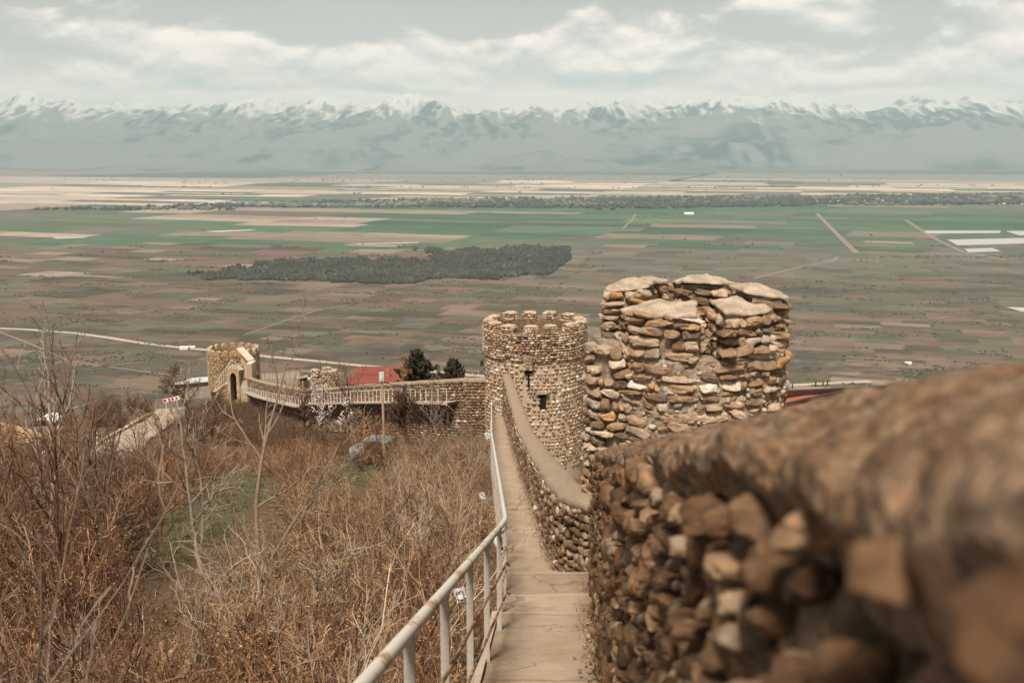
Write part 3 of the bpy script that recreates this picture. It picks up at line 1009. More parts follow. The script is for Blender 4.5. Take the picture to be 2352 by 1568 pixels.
def sweep2(pile):
    rows = np.array([[(nface(d) + s_[0], d, ntop(d) + s_[1]) for s_ in sec_f] for d in ds])
    w = np.array([s_[2] for s_ in sec_f])[None, :]
    n1 = fbm(rows * 5.5, 3, 400); n2 = fbm(rows * 22 + 3, 3, 404)
    pit = np.clip(vnoise(rows * 16 + 9, 408) - .35, 0, 1)
    n3 = fbm(rows * 60 + 7, 2, 412)
    rows[..., 2] += w * (.009 * n1 + .010 * n2 + .004 * n3 - .06 * pit)
    lip = np.clip((-.045 - np.array([s_[1] for s_ in sec_f])) / .06, 0, 1)[None, :] * (np.arange(len(sec_f)) < len(sec_f) * .5)
    rows[..., 2] += lip * .030 * (fbm(P3(rows[..., 1] * 4.5, 0 * rows[..., 1]), 3, 415) + .5)
    rows[..., 0] += w * np.linspace(-1, 1, len(sec_f))[None, :] * (.018 * n1 + .012 * n2 + .004 * n3 - .05 * pit)
    return pile.grid(rows)
cp = sweep2(Pile())
cp.build('coping', M_coping, nw, True, loc=(-.5, 0, 0))
co = Pile()
dsc = np.concatenate([np.arange(-1.0, 3, .016), np.arange(3, 12.01, .06)])
rows = np.array([[(nface(d) + .03, d, z) for z in np.linspace(ntop(d) - .12, -float(path_h(d)) - .6, 110)] for d in dsc])
rows[..., 0] += .03 * fbm(rows * 7, 3, 420) + .016 * fbm(rows * 24, 3, 424)
rel = rows[..., 2] - np.array([ntop(d) for d in dsc])[:, None]
rows[..., 0] += .26 * np.exp(-((rows[..., 1] - .665) / .11) ** 6 - ((rel + .205) / .055) ** 6)
co.grid(rows)
pe = rows[-1]
co.grid(np.stack([pe, pe + (.6, 0, 0)], 0))
co.build('mortar_core', M_core, nw, True, loc=(-.5, 0, 0))
sp = Pile()
line = [(nface(d), d) for d in np.linspace(-1.3, 11.95, 60)]
slen = lambda s: -1.3 + s * (13.25 / resample(line, False)[1])
hwall = lambda s: (-crest_h(slen(s)) - .165) + float(path_h(slen(s)))
nskip = lambda s, v: .55 < slen(s) < .78 and .15 < hwall(s) + .215 - v < .26
s22 = resample(line, False)[1] * (2.4 + 1.3) / 13.25
for r_s, chh, lnn, dpt, cv in (((0, s22), (.022, .05), (.027, .09), .07, .74), ((s22, 99), (.045, .095), (.05, .17), .11, .78)):
    lay(sp, line, lambda s: -float(path_h(slen(s))) - .05, lambda s: hwall(s) + .06, chh, lnn, dpt, side=-1, pal=PAL_NEAR, sub=4, out=.008, tilt=20, gap=.016, cover=cv, wav=.03, skip=nskip, s_range=(r_s[0], min(r_s[1], resample(line, False)[1])))
lay(sp, line, lambda s: -float(path_h(slen(s))) - .05, lambda s: hwall(s) + .04, (.10, .15), (.10, .22), .16, side=-1, pal=PAL_NEAR, sub=2, out=.02, tilt=16, gap=.2, cover=.35, wav=.03, skip=lambda s, v: slen(s) < 2.6)
sp.build('stonework', M_stone, nw, True, loc=(-.5, 0, 0))

# ---- the near turret
TX, TY, TR = 2.45, 13.16, 1.23
tur = empty('turret', (TX, TY, -5.6), 'small round river-stone turret with five capped merlons beside the blurred near wall', 'turret')
TL = (-TX, -TY, 5.6)
Z_gap, Z_low = -2.5, -6.2
core = Pile()
zz_ = np.linspace(Z_low, Z_gap, 90)
cg = np.array([np.c_[circle(TX, TY, TR - .055, 160), np.full(160, z)] for z in zz_])
nv = cg - (TX, TY, 0); nv[..., 2] = 0; nv /= np.linalg.norm(nv, axis=-1, keepdims=True)
core.grid(cg + nv * (.035 * fbm(cg * 9, 4, 350) + .012 * fbm(cg * 40, 2, 351))[..., None], close=True)
prism(core, circle(TX, TY, TR - .12), Z_gap - .1, Z_gap)
core.build('mortar_core', M_mortar, tur, loc=TL)
body = Pile()
lay(body, circle(TX, TY, TR - .05, 72), Z_low, Z_gap - Z_low, (.075, .15), (.13, .46), .18, True, 1, PAL_HERO, 4, .98, .0, v0=1.2, tilt=7, wav=.04, gap=.008)
lay(body, circle(TX, TY, TR - .06, 72), Z_low, Z_gap - Z_low, (.05, .09), (.05, .13), .14, True, 1, PAL_HERO, 2, .75, -.02, v0=1.3, tilt=20, wav=.03)
body.build('stonework', M_stone, tur, True, loc=TL)
MERL = [(-152, -99, -1.90, 3), (-84, -46, -1.86, 5), (-14, 36, -1.80, 7), (48, 98, -1.76, 11), (114, 184, -1.74, 13)]
for a0, a1, zt, sd_ in MERL:
    mo = arc_block(TX, TY, .66, TR - .03, a0, a1)
    mm = Pile()
    inner = arc_block(TX, TY, .74, TR - .11, a0 + 3, a1 - 3)
    prism(mm, inner, Z_gap - .02, zt - .03)
    mo_obj = mm.build('merlon', M_mortar, tur, loc=TL)
    ms = Pile()
    lay(ms, mo, Z_gap - .02, zt - Z_gap - .03, (.075, .15), (.13, .42), .18, True, 1, PAL_HERO, 4, .98, -.01, tilt=7, wav=.01, gap=.006)
    ms.build('stonework', M_stone, mo_obj, True)
    cpz = Pile()
    am = R((a0 + a1) / 2)
    dome_cap(cpz, arc_block(TX, TY, .62, TR - .05, a0 + 1.5, a1 - 1.5), zt + .0, .075, .03, .03, sd_, tilt=(-.13 * math.cos(am), -.13 * math.sin(am)), thick=.035)
    cpz.build('cap', M_cap, mo_obj, True)
# shoulder where the two walls run into it
sh = Pile(); shc = circle(1.50, 12.98, .50, 36)
prism(sh, circle(1.50, 12.98, .43, 36), Z_low, -2.36)
so = sh.build('shoulder', M_mortar, tur, loc=TL)
ss = Pile()
lay(ss, shc, Z_low, Z_low * -1 - 2.36, (.085, .16), (.12, .30), .19, True, 1, PAL_HERO, 4, .93, .0, v0=.5, tilt=8, wav=.02)
lay(ss, circle(1.5, 12.98, .25, 16), -2.42, .14, (.1, .13), (.15, .3), .25, True, 1, PAL_HERO, 2, 1, tilt=10)
ss.build('stonework', M_stone, so, True)

# ---- the lower parapet running down to the tower
PD = [11.95, 16, 20, 30, 34, 41, 50, 63]
PHT = [1.22, 1.12, 1.04, 1.0, 1.16, 1.55, 2.05, 2.7]
pface = lambda d: .68 - .0245 * (d - 12) + float(np.interp(d, [11.9, 12.25, 12.8, 13.6, 14.6], [.36, .21, .09, .025, 0]))
ptop = lambda d: -float(path_h(max(d, 11.95))) + np.interp(d, PD, PHT)
lw = empty('parapet_wall', (.6, 12, -5.5), 'long curving pebble parapet with a pale flat coping running down to the round tower', 'wall')
LL = (-.6, -12, 5.5)
cp = Pile()
sec2 = [(.06, -.25, .2), (-.01, -.16, 1), (-.045, -.11, 1), (-.03, -.045, 1), (.05, -.01, .7), (.16, .012, .6), (.28, .015, .6), (.40, .0, .6), (.49, -.03, .8), (.54, -.09, 1), (.53, -.16, 1), (.50, -.4, .2), (.50, -4.5, 0)]
sec2 = [(a_ * .86, b_, c_) for a_, b_, c_ in sec2]
sweep(cp, np.arange(12.0, 63.2, .12), pface, ptop, sec2, .03, 3.6, 440)
Ve = [(pface(12) + s_[0], 11.975, ptop(12) + s_[1]) for s_ in sec2[:11]] + [(pface(12) + .5, 11.975, ptop(12) - .25)]
cp.add(Ve, [tuple(range(len(Ve)))])
cp.build('coping', M_coping_far, lw, True, loc=LL)
co = Pile()
dsc = np.arange(12.0, 63.1, .15)
rows = np.array([[(pface(d) + .05, d, z) for z in np.linspace(ptop(d) - .08, -float(path_h(max(d, 11.95))) - .7, 14)] for d in dsc])
rows[..., 0] += .025 * fbm(rows * 4, 3, 450)
co.grid(rows)
endp = rows[0]
co.grid(np.stack([endp, endp + (.6, 0.0, 0)], 0))
co.build('mortar_core', M_core, lw, True, loc=LL)
sp = Pile()
line = [(pface(d), d) for d in np.linspace(11.95, 63, 80)]
Ls = resample(line, False)[1]
dd = lambda s: 11.95 + s * (51.05 / Ls)
for s0, s1, sub, chh, lnn in ((0, 9, 2, (.07, .13), (.09, .22)), (9, 24, 1, (.08, .14), (.12, .28)), (24, Ls, 1, (.11, .17), (.18, .42))):
    lay(sp, line, lambda s: -float(path_h(dd(s))) - .08, lambda s: float(np.interp(dd(s), PD, PHT)) - .08, chh, lnn, .15, side=-1, pal=PAL_DARK, sub=sub, out=.02, tilt=12, gap=.015, cover=.92, s_range=(s0, s1))
# ragged row of stone ends under the coping lip
lay(sp, [(pface(d) + .02, d) for d in np.linspace(12.2, 62, 80)], lambda s: ptop(12.2 + s * .998) - .2, .1, (.06, .09), (.07, .16), .16, side=-1, pal=PAL_PALE, sub=1, out=.03, tilt=25, cover=.8)
sp.build('stonework', M_stone, lw, True, loc=LL)

# ---- the round tower at the end of the walk
AX, AY, AR = 1.55, 66.2, 3.42
ZT, ZB = -11.3, -24.0          # sill of the crenels, foot
tw = empty('round_tower', (AX, AY, ZB), 'big round cobbled tower with worn merlons at the foot of the walk', 'tower')
AL = (-AX, -AY, -ZB)
core = Pile()
prism(core, circle(AX, AY, AR - .07, 72), ZB, -13.05, cap=False)
core.build('rendered_wall', M_render, tw, loc=AL)
up = Pile()
ring = np.array([np.c_[circle(AX, AY, r, 72), np.full(72, z)] for r, z in ((AR - .02, -13.1), (AR - .02, ZT), (AR - .75, ZT), (AR - .75, -13.4), (.05, -13.4))])
up.grid(ring, close=True)
up.build('wall_head', M_core, tw, loc=AL)
def tower_skip(s, v):
    a = s / (2 * math.pi * (AR - .02)) * 360
    z = ZB + v
    win = abs(a - 277.5) < 2.2 and -16.25 < z < -15.2
    slit = abs(a - 262) < 1.2 and -15.0 < z < -13.9
    return win or slit
st_l = Pile()
lay(st_l, circle(AX, AY, AR - .03, 120), ZB, -13.1 - ZB, (.17, .23), (.16, .33), .26, True, 1, PAL_TOWER, 1, .78, -.01, v0=3.5, tilt=10, gap=.06, skip=tower_skip)
st_l.build('lower_stonework', M_stone_far, tw, True, loc=AL)
st_u = Pile()
lay(st_u, circle(AX, AY, AR + .06, 120), -13.1, ZT + 13.1, (.12, .19), (.15, .42), .30, True, 1, PAL_TOWER, 1, .98, .0, tilt=5, gap=.015)
st_u.build('upper_stonework', M_stone_far, tw, True, loc=AL)
nm = 13
for k in range(nm):
    a0 = 360 / nm * k + 5 + rs.uniform(-2, 2)
    a1 = a0 + 15.5 + rs.uniform(-2, 2)
    ht = rs.uniform(.42, .56)
    mm = Pile()
    prism(mm, arc_block(AX, AY, AR - .62, AR - .06, a0 + .8, a1 - .8, 5), ZT - .05, ZT + ht - .06)
    mo = mm.build('merlon', M_core, tw, loc=AL)
    ms = Pile()
    lay(ms, arc_block(AX, AY, AR - .68, AR + .03, a0, a1, 5), ZT - .02, ht, (.12, .18), (.16, .36), .26, True, 1, PAL_TOWER, 1, .98, -.03, tilt=6)
    dome_cap(ms, arc_block(AX, AY, AR - .64, AR - .0, a0, a1, 5), ZT + ht - .03, .11, -.03, .02, 20 + k, n=5, thick=.02, tone=(.46, .36, .265))
    ms.build('stonework', M_stone_far, mo, True)
# small box machicolation, slit and square window
def on_tower(deg, r, z):
    return np.array((AX + r * math.cos(R(deg)), AY + r * math.sin(R(deg)), z))
rt = lambda deg: np.array([[math.cos(R(deg + 90)), math.cos(R(deg)), 0], [math.sin(R(deg + 90)), math.sin(R(deg)), 0], [0, 0, 1]])
M_dark = mat('dark_void', (.012, .01, .008), .2, 5, .9, 0)
bx = Pile().box(on_tower(262, AR + .16, -13.15), (.62, .42, .9), rt(262))
bxo = bx.build('machicolation', M_core, tw, loc=AL)
bs = Pile()
c0 = on_tower(262, AR + .38, 0); tdir = rt(262)[:, 0]
lay(bs, [(c0 + tdir * .34)[:2], (c0 - tdir * .34)[:2]], -13.62, .98, (.09, .14), (.12, .26), .12, side=-1 if True else 1, pal=PAL_TOWER, sub=1, tilt=8)
bs.build('stonework', M_stone_far, bxo, True)
sl = Pile().box(on_tower(262, AR - .05, -14.45), (.13, .16, 1.0), rt(262))
sl.build('arrow_slit', M_dark, tw, loc=AL)
sl = Pile().box(on_tower(262, AR + .02, -13.72), (.5, .3, .2), rt(262))
sl.build('machicolation_hole', M_dark, tw, loc=AL)
wn = Pile().box(on_tower(277.5, AR - .02, -15.72), (.42, .1, .92), rt(277.5))
wno = wn.build('window', M_dark, tw, loc=AL)
lt = Pile().box(on_tower(277.5, AR + .08, -15.18), (.8, .22, .13), rt(277.5), (.3, .2, .13))
lt.build('lintel', M_stone_far, wno, True)
# lamp and bracket with insulators on the tower's shoulder
lampz = at(1108, 834, 65.5)
lm = empty('wall_lamp', (AX - AR - .02, AY - .6, lampz[2]), 'small dark floodlight fixed to the left side of the round tower', 'lamp')
Pile().box((-.13, -.05, 0), (.22, .2, .32)).build('lamp_head', mat('dark_metal', (.03, .028, .025), .2, 8, .6, 0), lm)
Pile().bar((.05, 0, .25), (-.1, -.03, .12), .04).build('arm', MATS['dark_metal'], lm)
bk = empty('cable_bracket', (AX - AR, AY - .3, at(1108, 853, 65.9)[2]), 'wooden cable bracket with insulators jutting from the round tower', 'bracket')
Pile().bar((.2, 0, 0), (-.85, -.12, .02), .07).build('arm', mat('weathered_wood', (.25, .17, .11), .3, 6, .9, .4, 40), bk)
for q_ in (-.4, -.8):
    Pile().tube([(q_, -.08, .02), (q_, -.08, -.16)], [.045, .03], 8, cap=True).build('insulator', mat('white_ceramic', (.6, .57, .5), .1, 8, .4, 0), bk)
dp = Pile().tube([(AX - AR + .12, AY - .8, -15.4), (AX - AR + .10, AY - .95, -17.2), (AX - AR + .16, AY - 1.0, -19.5)], .07, 8).build('drain_pipe', M_rod)
prop(dp, 'rusty downpipe where the curtain wall meets the round tower', 'pipe')

# ------------------------------------------------------------------ curtain wall to the gate tower
CW = [(1117, 868, 65.4), (1050, 870, 67), (1000, 873, 70.5), (940, 876, 76), (880, 880, 82.5), (820, 884.5, 89.5), (775, 889, 95.5), (720, 893, 103), (690, 892, 108), (640, 884, 121), (600, 876, 134), (568, 866, 146)]
cpts = np.array([at(*c) for c in CW])
cpl = cpts[:, :2]
cf, cL = resample(cpl, False)
cs = np.concatenate([[0], np.cumsum(np.linalg.norm(np.diff(cpl, axis=0), axis=1))])
ctop = lambda s: float(np.interp(s, cs, cpts[:, 2]))
cw = empty('curtain_wall', (*cpl[3], ctop(cs[3]) - 5), 'long low rubble curtain wall with rounded mortar top between the two towers', 'wall')
WL = tuple(-np.array(cw.location))
def csweep(pile, sec, s_, amp=.03, fr=1.5, seed=460):
    rows = []
    for s in s_:
        p, a, b = cf(s), cf(max(s - .3, 0)), cf(min(s + .3, cL))
        tg = (b - a) / np.linalg.norm(b - a)
        nn = np.array((tg[1], -tg[0]))       # beyond the wall
        rows.append([(p[0] + nn[0] * o_, p[1] + nn[1] * o_, ctop(s) + z_) for o_, z_ in sec])
    V = np.array(rows)
    V = V + amp * np.stack([fbm(V * fr + 3 * k, 3, seed + k) for k in range(3)], -1)
    return pile.grid(V)
csamp = np.arange(0, cL, .4)
# travel is leftwards, so right-hand normal points away from us; the inner face looks at the camera
csweep(Pile(), [(-.05, -.3), (-.07, -.17), (-.03, -.06), (.1, 0), (.3, .02), (.5, -.02), (.62, -.12), (.62, -.5), (.62, -7)], csamp).build('coping', M_coping_far, cw, True, loc=WL)
csweep(Pile(), [(.02, -.1), (.02, -1), (.02, -3), (.02, -7.5)], csamp).build('mortar_core', M_core, cw, loc=WL)
sp = Pile()
lay(sp, cpl, lambda s: ctop(s) - 4.6, 4.45, (.15, .23), (.22, .5), .2, side=-1, pal=PAL_DARK, sub=1, out=.03, tilt=8, gap=.03, cover=.92)
sp.build('stonework', M_stone_far, cw, True, loc=WL)

def u_to_s(u):
    return float(np.interp(-u, [-c[0] for c in CW], cs))
def walkway(u0, u1, d0, d1, label, rail_label, n_post):
    s0, s1 = u_to_s(u0), u_to_s(u1)
    ss_ = np.linspace(s0, s1, 40)
    off = lambda s: np.interp(s, [s0, s1], [d0, d1])
    def pt(s, o):
        p, a, b = cf(s), cf(max(s - .6, 0)), cf(min(s + .6, cL))
        tg = (b - a) / np.linalg.norm(b - a)
        nn = -np.array((tg[1], -tg[0]))
        return np.array((p[0] + nn[0] * o, p[1] + nn[1] * o, ctop(s) - off(s)))
    sl_ = Pile()
    sl_.grid(np.array([[pt(s, .0), pt(s, 1.05), pt(s, 1.05) - (0, 0, .14), pt(s, .0) - (0, 0, .14)] for s in ss_]))
    prop(sl_.build('walkway', mat('walkway_concrete', (.50, .42, .34), .2, 1.5, .9, .3, 12)), kind='structure')
    base = pt(s0, 1.0)
    r = empty('walkway_railing', base, rail_label, 'railing')
    lo = tuple(-base)
    Pile().tube([pt(s, 1.0) + (0, 0, 1.0) for s in ss_], .035, 6).build('handrail', M_white, r, loc=lo)
    for s in np.linspace(s0, s1, n_post):
        p = pt(s, 1.0)
        Pile().box(p + (0, 0, .42), (.055, .055, 1.16)).build('post', M_white, r, loc=lo)
        q_ = pt(s, .1) - (0, 0, .95)
        Pile().bar(p - (0, 0, .1), q_, .05).build('bracket', mat('grey_steel', (.30, .255, .205), .2, 6, .7, .1), r, loc=lo)
    for hh in (.35, .68):
        Pile().tube([pt(s, 1.0) + (0, 0, hh) for s in ss_], .009, 4).build('rod', M_rod, r, loc=lo)
walkway(1052, 711, 1.55, 1.48, '', 'white railing along the nearer level run of the curtain wall walkway', 38)
walkway(706, 574, 1.85, 2.05, '', 'white railing along the sloping walkway that climbs to the gate tower', 30)

# ---- small turret standing on the curtain wall
QX, QY = at(746, 880, 104.3)[:2]
QR = 1.42
zq1 = at(746, 867, 103.2)[2]
sq = empty('turret', (QX, QY, zq1 - 4), 'pale stone turret stub with broken merlons standing on the curtain wall', 'turret')
QL = (-QX, -QY, 4 - zq1)
prism(Pile(), circle(QX, QY, QR - .1, 36), zq1 - 5.5, zq1 - .02).build('mortar_core', M_core, sq, loc=QL)
ms = Pile()
lay(ms, circle(QX, QY, QR, 60), zq1 - 4, 4.0, (.13, .2), (.25, .6), .22, True, 1, PAL_PALE, 1, .97, tilt=6)
ms.build('stonework', M_stone_far, sq, True, loc=QL)
for a0, a1, ht, sd_ in ((-158, -112, .78, 1), (-88, -40, .62, 2), (-18, 20, .6, 3), (60, 110, .6, 4)):
    mm = Pile()
    prism(mm, arc_block(QX, QY, QR - .6, QR - .1, a0 + 3, a1 - 3, 5), zq1 - .05, zq1 + ht - .08)
    mo = mm.build('merlon', M_core, sq, loc=QL)
    m2 = Pile()
    lay(m2, arc_block(QX, QY, QR - .66, QR, a0, a1, 5), zq1, ht, (.13, .19), (.22, .5), .22, True, 1, PAL_PALE, 1, .98, -.02, tilt=7)
    dome_cap(m2, arc_block(QX, QY, QR - .66, QR, a0, a1, 5), zq1 + ht - .03, .17, .02, .05, 60 + sd_, n=5)
    m2.build('stonework', M_stone_far, mo, True)

# ---- the gate tower far left
GX, GY = at(538, 850, 158)[:2]
GR = 4.0
zg = at(538, 817, 154)[2]
gt = empty('round_tower', (GX, GY, zg - 9), 'ochre round tower with a full ring of rounded merlons behind the arched gate', 'tower')
GL = (-GX, -GY, 9 - zg)
ring = np.array([np.c_[circle(GX, GY, r, 72), np.full(72, z)] for r, z in ((GR + .12, zg - 14), (GR + .08, zg - 5), (GR - .08, zg), (GR - .6, zg), (GR - .6, zg - .7), (.05, zg - .7))])
Pile().grid(ring, close=True).build('mortar_core', mat('ochre_mortar', (.25, .165, .09), .3, 1.2, .95, .8, 8, fine=.3, bdist=.05), gt, loc=GL)
ms = Pile()
gsk = lambda s, v: (abs(s / (2 * math.pi * GR) * 360 - 232) < 3.6 and v < 3.9)
lay(ms, circle(GX, GY, GR + .04, 120), zg - 9, 9, (.17, .25), (.3, .75), .24, True, 1, PAL_FARTOWER, 1, .97, .03, tilt=3, gap=.05, skip=gsk)
ms.build('stonework', M_stone_far, gt, True, loc=GL)
nm = 18
for k in range(nm):
    a0 = 360 / nm * k + rs.uniform(-1, 1)
    a1 = a0 + 13.5
    ht = rs.uniform(.62, .78)
    mm = Pile()
    # rounded barrel-topped merlon: half-round profile swept through the wall's thickness
    am = R((a0 + a1) / 2); wd = GR * R(a1 - a0) / 2
    tdr = np.array((-math.sin(am), math.cos(am))); rdr = np.array((math.cos(am), math.sin(am)))
    prof = [(-wd, 0)] + [(-wd * math.cos(t), ht - wd * .8 + wd * .8 * math.sin(t)) for t in np.linspace(0, math.pi, 9)] + [(wd, 0)]
    V = np.array([[(*(np.array((GX, GY)) + rdr * rr + tdr * o_), zg - .02 + h_) for o_, h_ in prof] for rr in (GR - .55, GR + .06)])
    V += .03 * np.stack([fbm(V * 2 + j * 3, 3, 500 + j) for j in range(3)], -1)
    mm.grid(V, (.42, .31, .2))
    for e in (0, 1):
        mm.add(V[e], [tuple(range(len(prof)))], (.33, .22, .12))
    mm.build('merlon', M_stone_far, gt, loc=GL)
dv = np.array((math.cos(R(232)), math.sin(R(232))))
Pile().box((GX + dv[0] * GR, GY + dv[1] * GR, zg - 7.0), (.9, .5, 2.1), rt(232)).build('doorway', M_dark, gt, loc=GL)

# ---- arched gate stair in front of it
M_gate = mat('gate_masonry', (.38, .265, .165), .3, 1.6, .95, .8, 10, c2=(.46, .35, .24), fine=.35, bdist=.05)
M_pale = mat('whitewashed_mortar', (.60, .52, .43), .15, 1.5, .9, .3, 12)
gs = empty('gate_stair', at(540, 890, 148), 'arched stone gate with a stepped stair and a pale sloping parapet before the ochre tower', 'gate')
SL = tuple(-np.array(gs.location))
Yg = 148.0
def gp(u, v, dy=0.0):
    p = at(u, v, Yg)
    return np.array((p[0], Yg + dy, p[2]))
ground = gp(540, 925)[2]
# arched block: outer rectangle minus a pointed arch
xl, xr, zt = gp(521, 848)[0], gp(548, 848)[0], gp(521, 846)[2]
ax, aw, az0 = gp(535.5, 870)[0], .46, gp(535, 856)[2]
arch = [(ax - aw, ground)] + [(ax + aw * math.sin(t), az0 - .95 + .95 * math.cos(t) ** .8) for t in np.linspace(-math.pi / 2, 0, 7)] + [(ax + aw * math.sin(t), az0 - .95 + .95 * math.cos(t) ** .8) for t in np.linspace(0, math.pi / 2, 7)][1:] + [(ax + aw, ground)]
outer = [(xl, ground)] + [(xl + (xr - xl) * k / (len(arch) - 3), zt) for k in range(len(arch) - 2)] + [(xr, ground)]
def ring_wall(pile, o_, i_, y0, y1):
    o3 = lambda L, y: np.array([(x, y, z) for x, z in L])
    pile.grid(np.stack([o3(o_, y0), o3(i_, y0)], 0))
    pile.grid(np.stack([o3(o_, y0), o3(o_, y1)], 0))
    pile.grid(np.stack([o3(i_, y0), o3(i_, y1)], 0))
    return pile
ring_wall(Pile(), outer, arch, Yg, Yg + 2.6).build('arch_block', M_gate, gs, loc=SL)
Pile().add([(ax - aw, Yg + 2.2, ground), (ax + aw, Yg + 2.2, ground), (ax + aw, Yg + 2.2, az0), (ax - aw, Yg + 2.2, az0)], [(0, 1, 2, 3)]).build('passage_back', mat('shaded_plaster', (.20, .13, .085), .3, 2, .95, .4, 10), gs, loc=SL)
# steps going up and back to the right of the arch
stp = Pile()
x0, x1 = gp(548, 880)[0] + .02, gp(566, 880)[0]
zb_, zt_ = gp(550, 892)[2], gp(550, 851)[2]
for k in range(11):
    z = zb_ + (zt_ - zb_) * (k + 1) / 11
    stp.box(((x0 + x1) / 2, Yg + .3 + k * .3 + 1.0, (z + ground) / 2), (x1 - x0, 2.2, z - ground), c3=(.6, .53, .44))
stp.build('steps', mat('pale_step', (.48, .40, .31), .25, 2.5, .9, .6, 12, c2=(.36, .26, .17), bdist=.04), gs, loc=SL)
# gable parapet with its white sloping coping, and the end pier
ga = [gp(537, 812, 3.2), gp(566, 836, 3.2)]
V = [(ga[0][0], Yg + 3.6, ground), (ga[1][0], Yg + 3.6, ground), (ga[1][0], Yg + 3.6, ga[1][2]), (ga[0][0], Yg + 3.6, ga[0][2])]
V2 = [(x, y + .7, z) for x, y, z in V]
Pile().add(V + V2, [(0, 1, 2, 3), (4, 5, 6, 7), (0, 3, 7, 4), (1, 2, 6, 5), (2, 3, 7, 6)]).build('gable_parapet', M_gate, gs, loc=SL)
a_, b_ = np.array((ga[0][0] - .15, Yg + 3.9, ga[0][2] + .12)), np.array((ga[1][0] + .05, Yg + 2.6, ga[1][2] + .05))
Pile().bar(a_, b_, 1.3, .22).build('sloping_coping', M_pale, gs, loc=SL)
px0, px1 = gp(565.5, 860)[0], gp(577.5, 860)[0]
ztp = gp(570, 838)[2]
Pile().box(((px0 + px1) / 2, Yg + 1.6, (ztp + ground) / 2), (px1 - px0, 2.4, ztp - ground)).build('pier', mat('pier_stone', (.46, .36, .26), .3, 2, .95, .7, 9, c2=(.34, .24, .15), bdist=.04), gs, loc=SL)
Pile().box(((px0 + px1) / 2, Yg + 1.6, ztp + .06), (px1 - px0 + .1, 2.5, .14)).build('pier_cap', M_pale, gs, loc=SL)
Pile().add([gp(547, 838, -.02), gp(562, 848, -.02), gp(548, 850, -.02)], [(0, 1, 2)]).build('plaster_patch', M_pale, gs, loc=SL)
# side flight with handrail down to the left
Pile().bar(gp(523, 878, 1.0), gp(488, 901, 1.0), 1.2, .2).build('side_flight', M_pale, gs, loc=SL)
Pile().bar(gp(531, 826, .4), gp(492, 882, .4), .07).build('handrail', M_white, gs, loc=SL)
for k in np.linspace(0, 1, 9):
    a_ = gp(531, 826, .4) * (1 - k) + gp(492, 882, .4) * k
    Pile().bar(a_, a_ - (0, 0, 1.05 + .9 * (1 - k)), .055).build('post', M_white, gs, loc=SL)
Pile().bar(gp(532, 827, .2), gp(547, 838, .2), .06).build('handrail', M_white, gs, loc=SL)

# ------------------------------------------------------------------ buildings beyond the curtain wall
# pale crenellated wall
pw = empty('crenellated_wall', at(640, 880, 140), 'pale grey crenellated stone wall behind the curtain wall', 'wall')
PL_ = tuple(-np.array(pw.location))
A = at(590, 871, 154); B = at(685, 860, 124)
zA, zB = at(590, 871, 154)[2], at(685, 866, 124)[2]
M_palest = mat('pale_rubble', (.50, .425, .345), .25, 2.2, .95, .8, 7, c2=(.40, .32, .245), fine=.35, bdist=.06)
dirn = (B - A)[:2]; Lw = np.linalg.norm(dirn); dirn /= Lw
nn = np.array((dirn[1], -dirn[0]))
def pwbox(pile, s0, s1, z0f, z1f, th=.5):
    V = []
    for s, o_ in ((s0, 0), (s1, 0), (s1, th), (s0, th)):
        k = s / Lw
        p = A[:2] + dirn * s - nn * o_
        V.append((*p, z0f + zA + (zB - zA) * k)); V.append((*p, z1f + zA + (zB - zA) * k))
    return pile.add(V, [(0, 2, 3, 1), (2, 4, 5, 3), (4, 6, 7, 5), (6, 0, 1, 7), (1, 3, 5, 7)])
pwbox(Pile(), 0, Lw, -5, 0).build('wall', M_palest, pw, loc=PL_)
nme = 10
for k in range(nme):
    s = Lw * k / nme
    pwbox(Pile(), s + .1, s + Lw / nme * .55, -.02, .75 + .1 * math.sin(k)).build('merlon', M_palest, pw, loc=PL_)

M_zinc = mat('white_sheet_roof', (.66, .67, .68), .12, .8, .5, .1, 8)
def shed(name, label, cat, quad, wall_c, thick=.12, walls=3.0, roof=M_zinc, wm=None, door=None):
    """a building given by its roof's four corners (front left, front right, back right, back left)"""
    Q = np.array(quad, float)
    c = Q.mean(0)
    o = empty(name, (c[0], c[1], Q[:, 2].min() - walls), label, cat)
    lo = tuple(-np.array(o.location))
    n = np.cross(Q[1] - Q[0], Q[3] - Q[0]); n = n / np.linalg.norm(n) * np.sign(n[2])
    top = Q + n * thick
    Pile().add(np.concatenate([Q, top]), [(0, 3, 2, 1), (4, 5, 6, 7), (0, 1, 5, 4), (1, 2, 6, 5), (2, 3, 7, 6), (3, 0, 4, 7)]).build('roof', roof, o, loc=lo)
    I = c + (Q - c) * .9
    I[:, 2] = Q[:, 2] - .02
    J = I - (0, 0, walls)
    Pile().add(np.concatenate([J, I]), [(0, 1, 5, 4), (1, 2, 6, 5), (2, 3, 7, 6), (3, 0, 4, 7)]).build('wall', wm or mat('shed_wall', wall_c, .25, 2, .9, .3, 10), o, loc=lo)
    return o, lo, I, J
shed('long_shed', 'long white sheet-metal roof behind the pale crenellated wall', 'shed', [at(590, 871, 160), at(712, 873, 142), at(716, 868, 156), at(590, 864.5, 176)], (.3, .25, .2))
o, lo, I, J = shed('wooden_shed', 'small brown plank shed with open front at the end of the crenellated wall', 'shed', [at(683, 871, 122), at(707, 866.5, 122), at(707, 862, 128), at(683, 866, 128)], (.2, .12, .07), walls=3.2, roof=mat('grey_board_roof', (.36, .29, .22), .2, 2, .9, .3, 10), wm=mat('dark_planks', (.10, .055, .03), .3, 1.0, .9, .3, 6, stretch=(6, 6, .3)))
